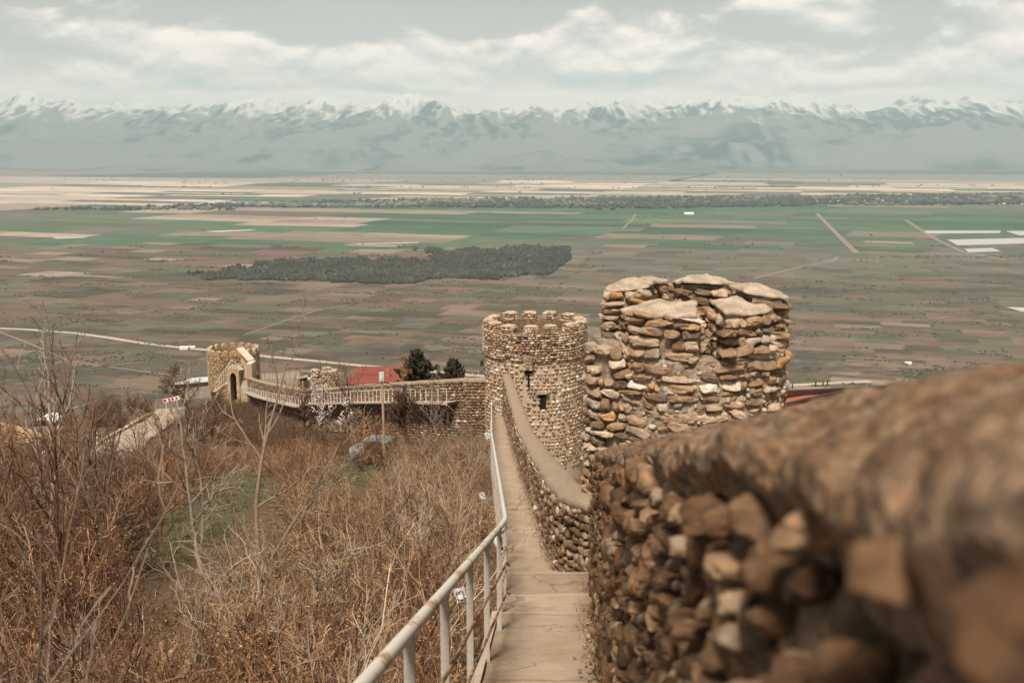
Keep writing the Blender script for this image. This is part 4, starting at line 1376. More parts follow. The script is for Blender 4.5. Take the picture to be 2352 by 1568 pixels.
for k, cc in enumerate(((.22, .12, .06), (.34, .22, .12), (.09, .05, .03))):
    f0 = .08 + k * .3
    p0, p1 = J[0] + (J[1] - J[0]) * f0, J[0] + (J[1] - J[0]) * (f0 + .2)
    Pile().add([p0 + (0, -.06, 0), p1 + (0, -.06, 0), p1 + (0, -.06, 3.1), p0 + (0, -.06, 3.1)], [(0, 1, 2, 3)], cc).build('board', M_bark, o, loc=lo)
shed('low_shed', 'low shed with worn white roof left of the ochre tower', 'shed', [at(395, 884, 170), at(482, 876, 166), at(482, 866, 180), at(440, 869, 186)], (.3, .24, .18))
# red-roofed house
RY = 105.0
rh = empty('house', (at(880, 880, RY)[0], RY + 4, at(880, 880, RY)[2] - 3), 'house with a bright red hipped metal roof behind the curtain wall', 'house')
RL = tuple(-np.array(rh.location))
M_red = mat('red_roof', (.25, .062, .045), .15, .6, .6, .2, 6, stretch=(4, .3, 1))
e0, e1 = at(795, 881, RY), at(960, 884, RY)
r0, r1 = at(824, 860, RY + 4), at(868, 861, RY + 4)
zE = e0[2]
e0 = np.array((e0[0], RY, zE)); e1 = np.array((e1[0], RY, zE)); b0 = e0 + (0, 9, 0); b1 = e1 + (0, 9, 0)
r1[2] = r0[2]
for nm_, f in (('roof', [e0, e1, r1, r0]), ('roof', [e1, b1, r1]), ('roof', [b1, b0, r0, r1]), ('roof', [b0, e0, r0])):
    Pile().add(f + [p - (0, 0, .12) for p in f], [tuple(range(len(f)))] + [(i, (i + 1) % len(f), len(f) + (i + 1) % len(f), len(f) + i) for i in range(len(f))]).build(nm_, M_red, rh, loc=RL)
Pile().bar(r0 + (-.1, 0, .06), r1 + (.1, 0, .06), .22, .12).build('ridge', M_red, rh, loc=RL)
w0, w1 = e0 + (.5, .5, -.1), e1 + (-.5, .5, -.1)
wall_ = Pile()
wall_.box(((w0 + w1) / 2) + (0, 4, -1.6), (w1[0] - w0[0], 8, 3.2))
wall_.build('wall', mat('house_plaster', (.42, .35, .27), .2, 1, .9, .2, 8), rh, loc=RL)
Pile().box(w0 + (1.4, -.03, -1.3), (1.0, .1, 1.2)).build('window', M_dark, rh, loc=RL)
Pile().box(r1 + (1.2, -.8, .2), (.5, .5, 1.1)).build('chimney', mat('brick_chimney', (.30, .13, .08), .2, 4, .9, .3, 12), rh, loc=RL)
# brown-red sheet roof right of the near turret
Ar, Br, Cr = at(1770, 909, 25.0), at(2050, 893, 31.0), at(1770, 985, 21.5)
nr_ = np.cross(Br - Ar, Cr - Ar); nr_ /= np.linalg.norm(nr_)
if nr_[2] < 0: nr_ = -nr_
def on_roof(u, v):
    p = at(u, v, 1.0)
    return p * (np.dot(nr_, Ar) / np.dot(nr_, p))
rr = empty('house', (Ar[0] + 2, Ar[1], Ar[2] - 5), 'house under a rust-red seamed metal roof just right of the near turret', 'house')
RL2 = tuple(-np.array(rr.location))
M_rust = mat('rust_red_roof', (.40, .135, .08), .18, .9, .55, .1, 9)
M_seam = mat('dark_seam', (.07, .03, .022), .2, 3, .6, .1, 12)
Dr = Cr + (Br - Ar)
f = [Ar, Br, Dr, Cr]
Pile().add(f + [p - nr_ * .08 for p in f], [(0, 1, 2, 3), (4, 5, 6, 7), (0, 1, 5, 4), (1, 2, 6, 5), (2, 3, 7, 6), (3, 0, 4, 7)]).build('roof', M_rust, rr, loc=RL2)
Pile().bar(Ar + nr_ * .05, Br + nr_ * .05, .16, .14).build('ridge', M_seam, rr, loc=RL2)
for (a_, b_) in (((1799, 935), (1945, 900)), ((1770, 918), (1850, 905)), ((1850, 955), (2010, 905))):
    Pile().bar(on_roof(*a_) + nr_ * .05, on_roof(*b_) + nr_ * .05, .09, .10).build('seam', M_seam, rr, loc=RL2)
back = Ar + Br * 0
bk_ = [Ar, Br, Br + (3, 5, -2.2), Ar + (3, 5, -2.2)]
Pile().add(bk_, [(0, 1, 2, 3)]).build('roof', M_rust, rr, loc=RL2)
cen = (Ar + Br + Cr + Dr) / 4
Wq = [cen + (p - cen) * .92 - (0, 0, .3) for p in f]
Pile().add(Wq + [p * (1, 1, 0) + (0, 0, -16) for p in Wq], [(0, 1, 5, 4), (1, 2, 6, 5), (2, 3, 7, 6), (3, 0, 4, 7)]).build('wall', MATS['house_plaster'], rr, loc=RL2)

# small houses and huts out on the plain
def on_plain(u, v):
    p = at(u, v, 1.0); k = VALLEY / p[2]
    return np.array((p[0] * k, k, VALLEY))
def hut(u, v, w, label, name='house', wall=(.75, .74, .72), roofc=(.6, .62, .63), h=4.0):
    p = on_plain(u, v)
    o = empty(name, p, label, 'house')
    Pile().box((0, 0, h / 2), (w, w * .7, h)).build('wall', mat('hut_wall_%d' % (wall[0] * 100), wall, .1, .5, .8, 0), o)
    V = [(-w * .55, -w * .4, h), (w * .55, -w * .4, h), (w * .55, w * .4, h), (-w * .55, w * .4, h), (-w * .55, 0, h + w * .18), (w * .55, 0, h + w * .18)]
    Pile().add(V, [(0, 1, 5, 4), (2, 3, 4, 5)]).add(V, [(1, 2, 5), (3, 0, 4)]).build('roof', mat('hut_roof_%d' % (roofc[0] * 100), roofc, .1, .5, .6, 0), o)
hut(424, 802, 17, 'white farmhouse beside the pale road, left one of the pair')
hut(440, 800, 15, 'low farm shed with a grey roof beside the white farmhouse', 'farm_shed', (.55, .52, .48), (.62, .63, .64), 3)
hut(1582, 493, 60, 'long white greenhouse among the far green fields', 'greenhouse', (.7, .7, .68), (.72, .72, .7), 6)
hut(2085, 836, 12, 'tiny white hut on the slope of brown fields at right', 'hut', h=3)
# dark conical trees down at the road
def cone_tree(u, v, h, label, grp):
    p = on_plain(u, v)
    t = Pile()
    n_ = 60
    a = rng.uniform(0, 6.28, n_); k = rng.random(n_) ** .8
    r_ = (1 - k) * h * .2 + .2
    blobs(t, np.c_[np.cos(a) * r_ * .7, np.sin(a) * r_ * .7, k * h * .92], np.full(n_, h * .07), np.full(n_, h * .14), pick_cols(np.array([(.018, .026, .016), (.025, .034, .02)]), n_))
    o = empty('conifer', p, label, 'tree', grp)
    t.build('crown', M_wood, o)
    Pile().tube([(0, 0, -.2), (0, 0, h * .3)], h * .02, 6, (.05, .035, .025)).build('trunk', M_bark, o)
for u, v, h in ((1820, 893, 10), (1873, 888, 11), (1890, 886, 9.5), (1900, 886, 10.5)):
    cone_tree(u, v, h, 'small dark conical tree beside the pale valley road, seen past the near turret', 'conical trees by the valley road')

# ------------------------------------------------------------------ the road with its sign and markers
rd_uv = [(190, 1082), (225, 1058), (285, 1020), (340, 985), (388, 958), (428, 930), (462, 908), (505, 899)]
rp = np.array([hit(u, v, 20, 240)[:2] for u, v in rd_uv])
tt = np.linspace(0, len(rp) - 1, 70)
rp = np.c_[np.interp(tt, range(len(rp)), rp[:, 0]), np.interp(tt, range(len(rp)), rp[:, 1])]
for _ in range(6):
    rp[1:-1] = (rp[:-2] + rp[1:-1] * 2 + rp[2:]) / 4
dirs = np.gradient(rp, axis=0); dirs /= np.linalg.norm(dirs, axis=1)[:, None]
nrm = np.stack([-dirs[:, 1], dirs[:, 0]], -1)
off = np.linspace(-2.4, 2.4, 9)
V = rp[:, None] + nrm[:, None] * off[None, :, None]
Z = ground_z(V[..., 0], V[..., 1])
Z = Z * .3 + Z.mean(1, keepdims=True) * .7 + .22
road_V = np.concatenate([V, Z[..., None]], -1)
sk = road_V[:, [0]] - (0, 0, 1.2); sk2 = road_V[:, [-1]] - (0, 0, 1.2)
prop(Pile().grid(np.concatenate([sk, road_V, sk2], 1)).build('road', mat('dusty_road', (.44, .36, .285), .18, .35, .95, .3, 6, c2=(.37, .29, .22), fine=.12), smooth=True), kind='structure')
low = Pile()
wl = []
for k in np.linspace(10, 40, 46):
    i = int(k); p = rp[i] + nrm[i] * (3.6 if True else 0)
    wl.append(p)
kerb_line = np.array([hit(u, v, 20, 240)[:2] for u, v in ((236, 1020), (262, 1003), (295, 985), (322, 968), (345, 956))])
lay(low, kerb_line, lambda s: float(ground_z(*resample(kerb_line, False)[0](s))) - .1, .62, (.26, .34), (.6, 1.3), .5, side=1, pal=PAL_PALE, sub=1, tilt=4)
prop(low.build('roadside_wall', M_stone_far, smooth=True), 'low pale stone kerb wall along the left edge of the dusty road', 'wall')

sp_ = hit(382, 955, 20, 240)
Ys = sp_[1]
sg = empty('chevron_sign', sp_, 'red and white chevron bend sign on two white posts by the road', 'road sign')
pL, pR = at(374.5, 926, Ys) - sp_, at(412, 917.5, Ys) - sp_
pL2, pR2 = at(374.5, 916, Ys) - sp_, at(412, 907.5, Ys) - sp_
b0, b1 = (pL + pL2) / 2, (pR + pR2) / 2
ux = (b1 - b0); W_ = np.linalg.norm(ux); ux /= W_
uz = np.array((-ux[2], 0, ux[0])); H_ = .58
M_signw = mat('sign_white', (.78, .76, .73), .05, 5, .5, 0)
M_signr = mat('sign_red', (.38, .015, .02), .1, 5, .5, 0)
bc = (b0 + b1) / 2
bd = Pile().box(bc, (W_, .04, H_), np.stack([ux, np.cross(uz, ux), uz], 1)).build('board', M_signw, sg)
yo = np.array((0, -.028, 0))
S = lambda a, b: bc + ux * (a * W_ / 2) + uz * (b * H_ / 2) + yo
e = .80
for k in range(4):
    x = -.95 + .46 * k
    w_ = .26; sl_ = .17
    Vc = [S(x, -e), S(x + w_, -e), S(x + w_ + sl_, 0), S(x + w_, e), S(x, e)] + ([S(x + sl_, 0)] if k else [])
    Pile().add(Vc, [tuple(range(len(Vc)))]).build('chevron', M_signr, bd)
for sgn in (1, -1):
    Pile().add([S(.86, sgn * e), S(.96, sgn * e), S(.96, sgn * .35)], [(0, 1, 2)]).build('chevron', M_signr, bd)
for f_ in (-.67, .67):
    p = bc + ux * f_ * W_ / 2 + (0, .06, 0)
    gz_ = ground_z(p[0] + sp_[0], p[1] + sp_[1]) - sp_[2] - .1
    Pile().tube([(p[0], p[1], gz_), (p[0], p[1], p[2] + .2)], .055, 8).build('post', M_white, sg)
for u, v, lab in ((224, 1022, 'white roadside marker post at the end of the stone kerb'), (105, 1092, 'white marker post with dark bands half hidden in bushes at left')):
    p = hit(u, v, 20, 240)
    o = empty('marker_post', p, lab, 'marker post')
    hh = 1.5
    Pile().box((0, 0, hh / 2), (.16, .12, hh)).build('post', M_white, o)
    for q_ in (.45, .72):
        Pile().box((0, 0, hh * q_), (.166, .126, .09)).build('band', M_dark, o)

# rubble retaining wall and a pale rounded roof at far left
lwp = [at(-30, 985, 116), at(40, 983, 113), at(90, 985, 110)]
rb = Pile()
rl = np.array(lwp)[:, :2]
zt_ = float(np.mean([p[2] for p in lwp]))
lay(rb, rl, zt_ - 3.6, 3.6, (.25, .4), (.4, .9), .5, side=1, pal=PAL_FARTOWER, sub=1, tilt=8)
prism(rb, np.concatenate([rl + (0, .2), rl[::-1] + (0, 1.2)]), zt_ - 4, zt_ - .1, c=(.36, .26, .16))
prop(rb.build('retaining_wall', M_stone_far, smooth=True), 'tan rubble retaining wall behind bare branches at far left', 'wall')
tp = at(105, 962, 122)
hb = empty('hut', tp - (0, 0, 2.4), 'hut with a pale rounded sheet roof behind branches at left', 'hut')
prof = [(-1.7, 1.6), (-1.3, 2.15), (-.6, 2.6), (.1, 2.75), (.8, 2.65), (1.6, 2.3)]
Pile().grid(np.array([[(x, y, z) for x, z in prof] for y in (-1.5, 2.0)])).build('roof', M_zinc, hb, True)
Pile().box((0, .2, .6), (2.8, 2.6, 2.2)).build('wall', MATS['shed_wall'], hb)

# ------------------------------------------------------------------ railings of the walk
rl_ = empty('metal_railing', (-.3, 3, -2), 'rust-spotted white pipe railing beside the near stair, with square posts', 'railing')
RLO = (.3, -3, 2)
rx = lambda d: float(np.interp(d, [0, 2.76, 8.85], [-.60, -.445, -.085]))
rz = lambda d: -(.735 + .3 * d)
dd_ = np.linspace(1.0, 8.95, 30)
Pile().tube([(rx(d), d, rz(d)) for d in dd_], .027, 14).build('handrail', M_rail, rl_, True, loc=RLO)
for d in (1.3, 2.45, 3.57, 4.62, 5.83, 7.06, 8.35):
    Pile().box((rx(d), d, rz(d) - .62), (.042, .042, 1.2)).build('post', M_post, rl_, loc=RLO)
for hh in (.40, .70):
    Pile().tube([(rx(d) + .03, d, rz(d) - hh) for d in dd_] + [(rx(8.95) + .06, 9.25, rz(8.95) - hh - .16)], .011, 8).build('rod', M_rod, rl_, True, loc=RLO)
fr = empty('metal_railing', (-.1, 9.3, -4.3), 'long thin white railing along the outer edge of the walk down to the tower', 'railing')
FLO = tuple(-np.array(fr.location))
fx = lambda d: float(path_left(d)) - .05
fz = lambda d: -float(2.906 + .218 * max(d, 9.2)) + (1.0 if d > 10.2 else 1.0 + .12)
d2 = np.concatenate([[9.2, 9.6, 10.2, 11], np.arange(12, 60.6, 1.5), [60.6]])
Pile().tube([(fx(d) + (.06 if d < 9.5 else 0), d, fz(d)) for d in d2], .03, 10).build('handrail', M_white, fr, True, loc=FLO)
for d in [9.25] + list(np.arange(10.6, 60.5, 1.5)) + [60.6]:
    Pile().box((fx(d) + (.05 if d < 9.5 else 0), d, fz(d) - .65), (.042, .042, 1.28)).build('post', M_post, fr, loc=FLO)
for hh in (.38, .68):
    Pile().tube([(fx(d), d, fz(d) - hh) for d in d2], .009, 5).build('rod', M_rod, fr, loc=FLO)
ex = fx(60.6)
Pile().tube([(ex, 60.6, fz(60.6)), (ex + .55, 60.9, fz(60.6) - .02)], .03, 8).build('handrail', M_white, fr, loc=FLO)
Pile().box((ex + .55, 60.9, fz(60.6) - .55), (.05, .05, 1.1)).build('post', M_post, fr, loc=FLO)

# ------------------------------------------------------------------ pole, cables, old car
pb = hit(882, 1068, 30, 120)
ptop_ = at(882, 872, pb[1])
po = empty('utility_pole', pb, 'slim weathered wooden utility pole standing among the bushes', 'pole')
H_p = ptop_[2] - pb[2]
Pile().tube([(0, 0, -.3), (.03, 0, H_p * .5), (0, 0, H_p)], [.085, .072, .06], 10).build('pole', mat('pole_wood', (.36, .24, .15), .25, 1.2, .9, .4, 30, c2=(.47, .38, .29), stretch=(6, 6, .5)), po, True)
hd = Pile().box((0, -.05, H_p + .18), (.26, .22, .5)).build('junction_box', mat('pale_blue_grey', (.50, .53, .53), .1, 6, .5, 0), po)
Pile().box((0, -.18, H_p + .14), (.12, .06, .22)).build('cover', MATS['white_ceramic'], hd)
Pile().bar((-.05, 0, H_p - .12), (.4, 0, H_p - .2), .05).build('arm', MATS['dark_metal'], po)
def cable(a, b, sag, label):
    a, b = np.array(a), np.array(b)
    t = np.linspace(0, 1, 24)[:, None]
    P = a + (b - a) * t - np.array((0, 0, 1)) * sag * 4 * t * (1 - t)
    o = Pile().tube(P, .018, 4).build('cable', MATS['dark_metal'])
    prop(o, label, 'cable')
phead = pb + (0.2, 0, H_p - .15)
cable(phead, (AX - AR + .02, AY - .5, at(1110, 845, 66)[2]), .8, 'black overhead cable from the pole past the conifers to the round tower')
cable(phead + (0, 0, .05), at(735, 852, 100), .8, 'thin dark cable running left from the pole over the curtain wall')
cable(phead - (0, 0, .1), at(1020, 1000, 48), .2, 'dark cable dropping from the pole into the bushes at right')

cb = hit(872, 1062, 30, 120)
car = empty('old_car', (cb[0] - .1, cb[1] + 1.5, cb[2] - .45), 'old pale-blue car half buried in bushes behind the wooden pole', 'car', rz=R(74))
M_blue = mat('faded_blue_paint', (.36, .46, .46), .25, 4, .5, .1, 20, c2=(.28, .34, .33))
def rbox(pile, c, s, r=.12, taper=0.0):
    V0, F0 = ICO[2]
    V = np.sign(V0) * np.abs(V0) ** .28
    V = V / np.abs(V).max(0)
    V = V * (np.array(s) / 2)
    V[:, 0] *= 1 - taper * (V[:, 2] / s[2] + .5); V[:, 1] *= 1 - taper * (V[:, 2] / s[2] + .5)
    return pile.add(V + np.array(c), F0)
cs_ = 1.0
rbox(Pile(), (0, 0, .62), (1.55, 3.7, .62)).build('body', M_blue, car, True)
cab = rbox(Pile(), (0, .1, 1.12), (1.42, 1.95, .62), taper=.16).build('cabin', M_dark, car, True)
rbox(Pile(), (0, .1, 1.42), (1.24, 1.65, .13)).build('roof', M_blue, car, True)
for sx in (-1, 1):
    for sy in (-.75, .9):
        Pile().bar((sx * .66, sy, .95), (sx * .58, sy * .93 + .01, 1.40), .06).build('pillar', M_blue, car)
    for sy in (-1.15, 1.2):
        a = np.linspace(0, 2 * math.pi, 17)[:-1]
        wv = np.array([[(sx * (.62 + o_), sy + r_ * math.cos(t), .3 + r_ * math.sin(t)) for t in a] for o_, r_ in ((0, .16), (0, .3), (.17, .3), (.17, .18), (.15, .02))])
        Pile().grid(wv, close=True).build('wheel', mat('tyre', (.02, .02, .02), .2, 5, .9, 0), car, True)
    Pile().tube([(sx * .52, -1.84, .68), (sx * .52, -1.88, .68)], .1, 10, cap=True).build('headlight', MATS['white_ceramic'], car)

# ------------------------------------------------------------------ trees and shrubs without leaves
rt_ = np.random.default_rng(77)
def rnd_perp(d):
    a = rt_.normal(size=3)
    a -= d * a.dot(d)
    return a / (np.linalg.norm(a) + 1e-9)
def grow(p, d, L, r, lev, Pm, out):
    n = Pm['seg'][lev]
    pts = [p]; d = np.array(d, float); d /= np.linalg.norm(d)
    for i in range(n):
        d = d + rt_.normal(0, Pm['wob'][lev], 3) + np.array((0, 0, Pm['up'][lev]))
        d /= np.linalg.norm(d)
        pts.append(pts[-1] + d * L / n)
    pts = np.array(pts)
    tip = Pm['tip'][lev]
    rad = r * (1 - (1 - tip) * np.linspace(0, 1, n + 1))
    out.append((pts, rad, lev))
    if lev + 1 < len(Pm['n']) + 1 and lev < len(Pm['n']):
        k = Pm['n'][lev]
        k = int(rt_.integers(k[0], k[1] + 1))
        for j in range(k):
            t = Pm['from'][lev] + (1 - Pm['from'][lev]) * (j + rt_.random()) / k
            x = t * n; i = min(int(x), n - 1); fq = x - i
            q = pts[i] * (1 - fq) + pts[i + 1] * fq
            dd2 = pts[i + 1] - pts[i]; dd2 /= np.linalg.norm(dd2)
            an = R(rt_.normal(Pm['ang'][lev], 10))
            nd = dd2 * math.cos(an) + rnd_perp(dd2) * math.sin(an)
            rl = (rad[i] * (1 - fq) + rad[i + 1] * fq)
            grow(q, nd, L * Pm['len'][lev] * rt_.uniform(.6, 1.15) * (1 - .45 * t), min(rl * .8, r * Pm['rr'][lev]), lev + 1, Pm, out)

def tint(pal):
    return np.array(pal[rt_.integers(len(pal))]) * rt_.uniform(.75, 1.25)
TWIG = [tuple(np.array(c_) * (.96, .85, .73)) for c_ in [(.30, .20, .13), (.22, .13, .08), (.40, .30, .22), (.15, .085, .05), (.27, .165, .10), (.10, .055, .033), (.34, .235, .16)]]
TWIG_DARK = [(.105, .063, .042), (.08, .046, .03), (.145, .09, .06), (.19, .125, .085)]
TWIG_RED = [(.17, .085, .05), (.13, .06, .035), (.22, .12, .07), (.10, .05, .03)]
PALEBARK = [(.27, .21, .16), (.22, .165, .12), (.32, .26, .205), (.19, .14, .105)]
LEAF = [(.33, .20, .075), (.26, .15, .06), (.40, .27, .12), (.20, .11, .045), (.30, .20, .09)]

def bits(pile, P, size, pal, n=1):
    for p in P:
        for _ in range(n):
            a = rt_.normal(size=3); a /= np.linalg.norm(a)
            b = rnd_perp(a)
            s = size * rt_.uniform(.6, 1.4)
            c = p + rt_.normal(0, size * .7, 3)
            pile.add([c - a * s, c + b * s * .6, c + a * s, c - b * s * .6], [(0, 1, 2, 3)], tint(pal))

def shrub_mesh(name, stems, height, spread, pal, leaf=None, leaf_size=.02, twig_n=(5, 8), fine=(3, 5), kink=.16, rbase=.014, leafn=1, minr=.0022):
    Pm = dict(seg=(7, 4, 3), wob=(kink, .22, .25), up=(.05, .05, .05), tip=(.25, .4, .6), n=(twig_n, fine), ang=(38, 42), len=(.42, .5), rr=(.55, .6)) | {'from': (.22, .2)}
    pile = Pile()
    for k in range(stems):
        a = rt_.uniform(0, 6.28); q = rt_.uniform(0, .25) * spread
        base = np.array((math.cos(a) * q, math.sin(a) * q, -.1))
        le = rt_.uniform(.1, .75) * spread
        d = np.array((math.cos(a) * le, math.sin(a) * le, 1.0))
        out = []
        grow(base, d, height * rt_.uniform(.6, 1.1), rbase * rt_.uniform(.7, 1.3), 0, Pm, out)
        c0 = tint(pal)
        for pts, rad, lev in out:
            c = c0 * rt_.uniform(.8, 1.2) if lev == 0 else tint(pal) * .4 + c0 * .6
            pile.tube(pts, np.maximum(rad, minr), 4 if lev == 0 else 3, c)
            if leaf and lev == 2:
                bits(pile, pts[1:][rt_.random(len(pts) - 1) < .38], leaf_size, leaf, leafn)
    return pile.mesh(name, M_bark)

SHRUBS = [shrub_mesh('shrub', 11, 1.55, .9, TWIG, LEAF, .014, minr=.0045) for _ in range(4)] + \
         [shrub_mesh('shrub', 13, 1.25, 1.1, TWIG, LEAF, .016, leafn=1, minr=.0045) for _ in range(3)] + \
         [shrub_mesh('shrub', 9, 1.9, .7, TWIG_RED, LEAF, .013, minr=.0045) for _ in range(3)]
DARKS = [shrub_mesh('dark_shrub', 12, 2.5, .75, TWIG_DARK, None, minr=.007, rbase=.03) for _ in range(3)] + [shrub_mesh('dark_shrub', 11, 2.1, .9, TWIG_RED + TWIG_DARK, LEAF, .03, minr=.007, rbase=.025) for _ in range(3)]
PALES = [shrub_mesh('pale_shrub', 9, 2.3, .6, [(.40, .31, .23), (.33, .25, .18), (.46, .37, .285), (.26, .185, .13)], None, twig_n=(4, 6), fine=(2, 4), kink=.2, rbase=.02, minr=.004) for _ in range(3)]

def put(me, name, X, Y, sc, label, cat, group, z=None):
    o = bpy.data.objects.new(name, me)
    o.location = (X, Y, float(ground_z(X, Y)) - .05 if z is None else z)
    o.rotation_euler = (rt_.normal(0, .06), rt_.normal(0, .06), rt_.uniform(0, 6.28))
    o.scale = (sc, sc, sc * rt_.uniform(.85, 1.15))
    col.objects.link(o)
    return prop(o, label, cat, group)

def is_clear(X, Y, h=1.4):
    z = float(ground_z(X, Y))
    for f_ in (0, .5, 1):
        u, v = uv_of((X, Y, z + h * f_))
        if sum(a * blob_uv(u, v, cu, cv, su, sv) for cu, cv, su, sv, a in GRASS) > .42:
            return True
    return False
def on_road(X, Y, m_=4.2):
    return np.min(np.hypot(rp[:, 0] - X, rp[:, 1] - Y)) < m_
# thicket: sampled so that near plants are dense
cand = []
taken = []
for _ in range(60000):
    Y = 3.4 + 50 * rt_.random() ** 1.5
    X = rt_.uniform(-.56 * Y - 1.2, float(path_left(Y)) - .55)
    if is_clear(X, Y) or on_road(X, Y): continue
    sp0 = .62 + .016 * Y
    if any((X - a) ** 2 + (Y - b) ** 2 < sp0 ** 2 for a, b in taken): continue
    taken.append((X, Y))
    if len(taken) > 900: break
taken.sort(key=lambda p: p[1])
bulk = []
for i, (X, Y) in enumerate(taken):
    if Y < 4.5:
        sc = rt_.uniform(.55, .8)
    else:
        sc = rt_.uniform(.75, 1.2)
    left = X < -.28 * Y - 1
    if left and rt_.random() < .6:
        me, lab, gr_ = SHRUBS[7 + rt_.integers(3)], 'reddish bare bush in the shaded thicket at lower left', 'reddish bushes of the left thicket'
    elif rt_.random() < (.12 if Y < 12 else .42 if X > -.14 * Y - 1 else .15):
        me, lab, gr_ = PALES[rt_.integers(3)], 'taller pale grey bush with long bare stems in the thicket beside the walk', 'pale long-stemmed bushes of the thicket'
        sc *= .85
    elif rt_.random() < .08:
        me, lab, gr_ = DARKS[rt_.integers(3)], 'dark-stemmed bush among the tan thicket beside the walk', 'dark-stemmed bushes of the thicket'
        sc *= .7
    else:
        me, lab, gr_ = SHRUBS[rt_.integers(7)], 'tangled bare brown bush with dry buds in the thicket beside the walk', 'bare bushes of the thicket beside the walk'
    if i < 135:
        put(me, 'shrub', X, Y, sc, lab, 'bush', gr_)
    else:
        bulk.append((me, X, Y, sc))
def bulk_mesh(name, items, label, m=M_bark):
    pile = Pile()
    cache = {}
    for me, X, Y, sc in items:
        if me not in cache:
            V = np.zeros(len(me.vertices) * 3); me.vertices.foreach_get('co', V)
            Cc = np.zeros(len(me.vertices) * 4); me.color_attributes['Col'].data.foreach_get('color', Cc)
            L = np.zeros(len(me.loops), int); me.loops.foreach_get('vertex_index', L)
            cache[me] = (V.reshape(-1, 3), Cc.reshape(-1, 4)[:, :3], L.reshape(-1, 4))
        V, Cc, F = cache[me]
        a = rt_.uniform(0, 6.28)
        Rm = np.array(((math.cos(a), -math.sin(a), 0), (math.sin(a), math.cos(a), 0), (0, 0, 1)))
        pile.add(V @ Rm.T * sc + (X, Y, float(ground_z(X, Y)) - .05), F, Cc)
    return prop(pile.build(name, m), kind='stuff', label=label)
# more brush: slopes left, foot of the curtain wall and road verge
more = []
for _ in range(9000):
    Y = rt_.uniform(34, 66)
    X = rt_.uniform(-.5 * Y, -1.8)
    if is_clear(X, Y, 1.3) or on_road(X, Y, 3.6): continue
    if any((X - a) ** 2 + (Y - b) ** 2 < 1.25 for _, a, b, _ in more[-400:]): continue
    more.append((SHRUBS[rt_.integers(10)], X, Y, rt_.uniform(.7, 1.15)))
    if len(more) > 330: break
for _ in range(4000):
    u = rt_.uniform(-40, 460); v = rt_.uniform(1085, 1420)
    p = hit(u, v, 8, 120)
    if 205 < u < 430 and v < 1150: continue
    if p[1] > 78 or is_clear(p[0], p[1], 2.0) or on_road(p[0], p[1], 3.4): continue
    if any((p[0] - a) ** 2 + (p[1] - b) ** 2 < 1.6 for _, a, b, _ in more[-260:]): continue
    more.append((DARKS[rt_.integers(6)], p[0], p[1], rt_.uniform(.6, 1.05)))
    if len(more) > 470: break
for _ in range(330):
    s_ = rt_.uniform(2, cL - 1)
    p, a, b = cf(s_), cf(max(s_ - .4, 0)), cf(min(s_ + .4, cL))
    tg = (b - a) / np.linalg.norm(b - a)
    o_ = rt_.uniform(1.6, 10)
    q_ = p - np.array((tg[1], -tg[0])) * o_
    near_ = s_ < u_to_s(850)
    if near_ and rt_.random() < .45: continue
    if on_road(q_[0], q_[1], 3.2) or is_clear(q_[0], q_[1], 1.0): continue
    more.append((DARKS[rt_.integers(6)] if rt_.random() < .7 else SHRUBS[7 + rt_.integers(3)], q_[0], q_[1], rt_.uniform(.4, .62) if near_ else rt_.uniform(.6, 1.1)))
for _ in range(110):
    x_, y_ = rt_.uniform(-52, -34), rt_.uniform(118, 147)
    if on_road(x_, y_, 3.0): continue
    more.append((DARKS[rt_.integers(6)], x_, y_, rt_.uniform(.7, 1.15)))
bulk_mesh('undergrowth', bulk + more, 'tangled dry undergrowth covering the slope')

# larger dark bushes: along the road, the foot of the wall and the brow of the hill
nD = 0
for (u0, v0, u1, v1, n_, s0, s1) in ((420, 1000, 700, 1010, 16, .8, 1.25), (250, 1090, 470, 1060, 20, .4, .65), (190, 985, 400, 905, 46, 1.0, 1.6), (430, 935, 560, 920, 14, .8, 1.3), (560, 965, 760, 1000, 10, .7, 1.0),
                                        (820, 1000, 1090, 1020, 14, .55, .95), (0, 1080, 240, 1090, 26, .9, 1.3), (0, 1200, 330, 1150, 14, .7, 1.1), (835, 1068, 940, 1066, 16, .42, .6)):
    for _ in range(n_):
        k = rt_.random()
        u = u0 + (u1 - u0) * k + rt_.normal(0, 8); v = v0 + (v1 - v0) * k + rt_.normal(0, 10)
        p = hit(u, v, 12, 250)
        if on_road(p[0], p[1], 3.4) or (v0 != 1068 and is_clear(p[0], p[1], 1.0)) or p[1] > 200: continue
        put(DARKS[rt_.integers(6)], 'shrub', p[0], p[1], rt_.uniform(s0, s1), 'dark leafless bush on the slope between the road and the curtain wall', 'bush', 'dark bushes around the road and below the curtain wall')
for k in range(18):
    q_ = np.array(car.location) * (1 - .022 - .04 * rt_.random())
    x_ = q_[0] + rt_.uniform(-2.3, 2.3)
    put(SHRUBS[rt_.integers(10)], 'shrub', x_, q_[1], rt_.uniform(1.0, 1.3), 'brown bush with dry buds growing up in front of the old blue car', 'bush', 'bushes in front of the old car')
# bushes on the outer side of the parapet
for _ in range(18):
    Y = rt_.uniform(22, 60); X = float(wall_x(Y)) + rt_.uniform(.9, 4.2)
    put(DARKS[rt_.integers(6)], 'shrub', X, Y, rt_.uniform(.45, .8), 'brown bush in the gap between the parapet and the round tower', 'bush', 'bushes outside the parapet')

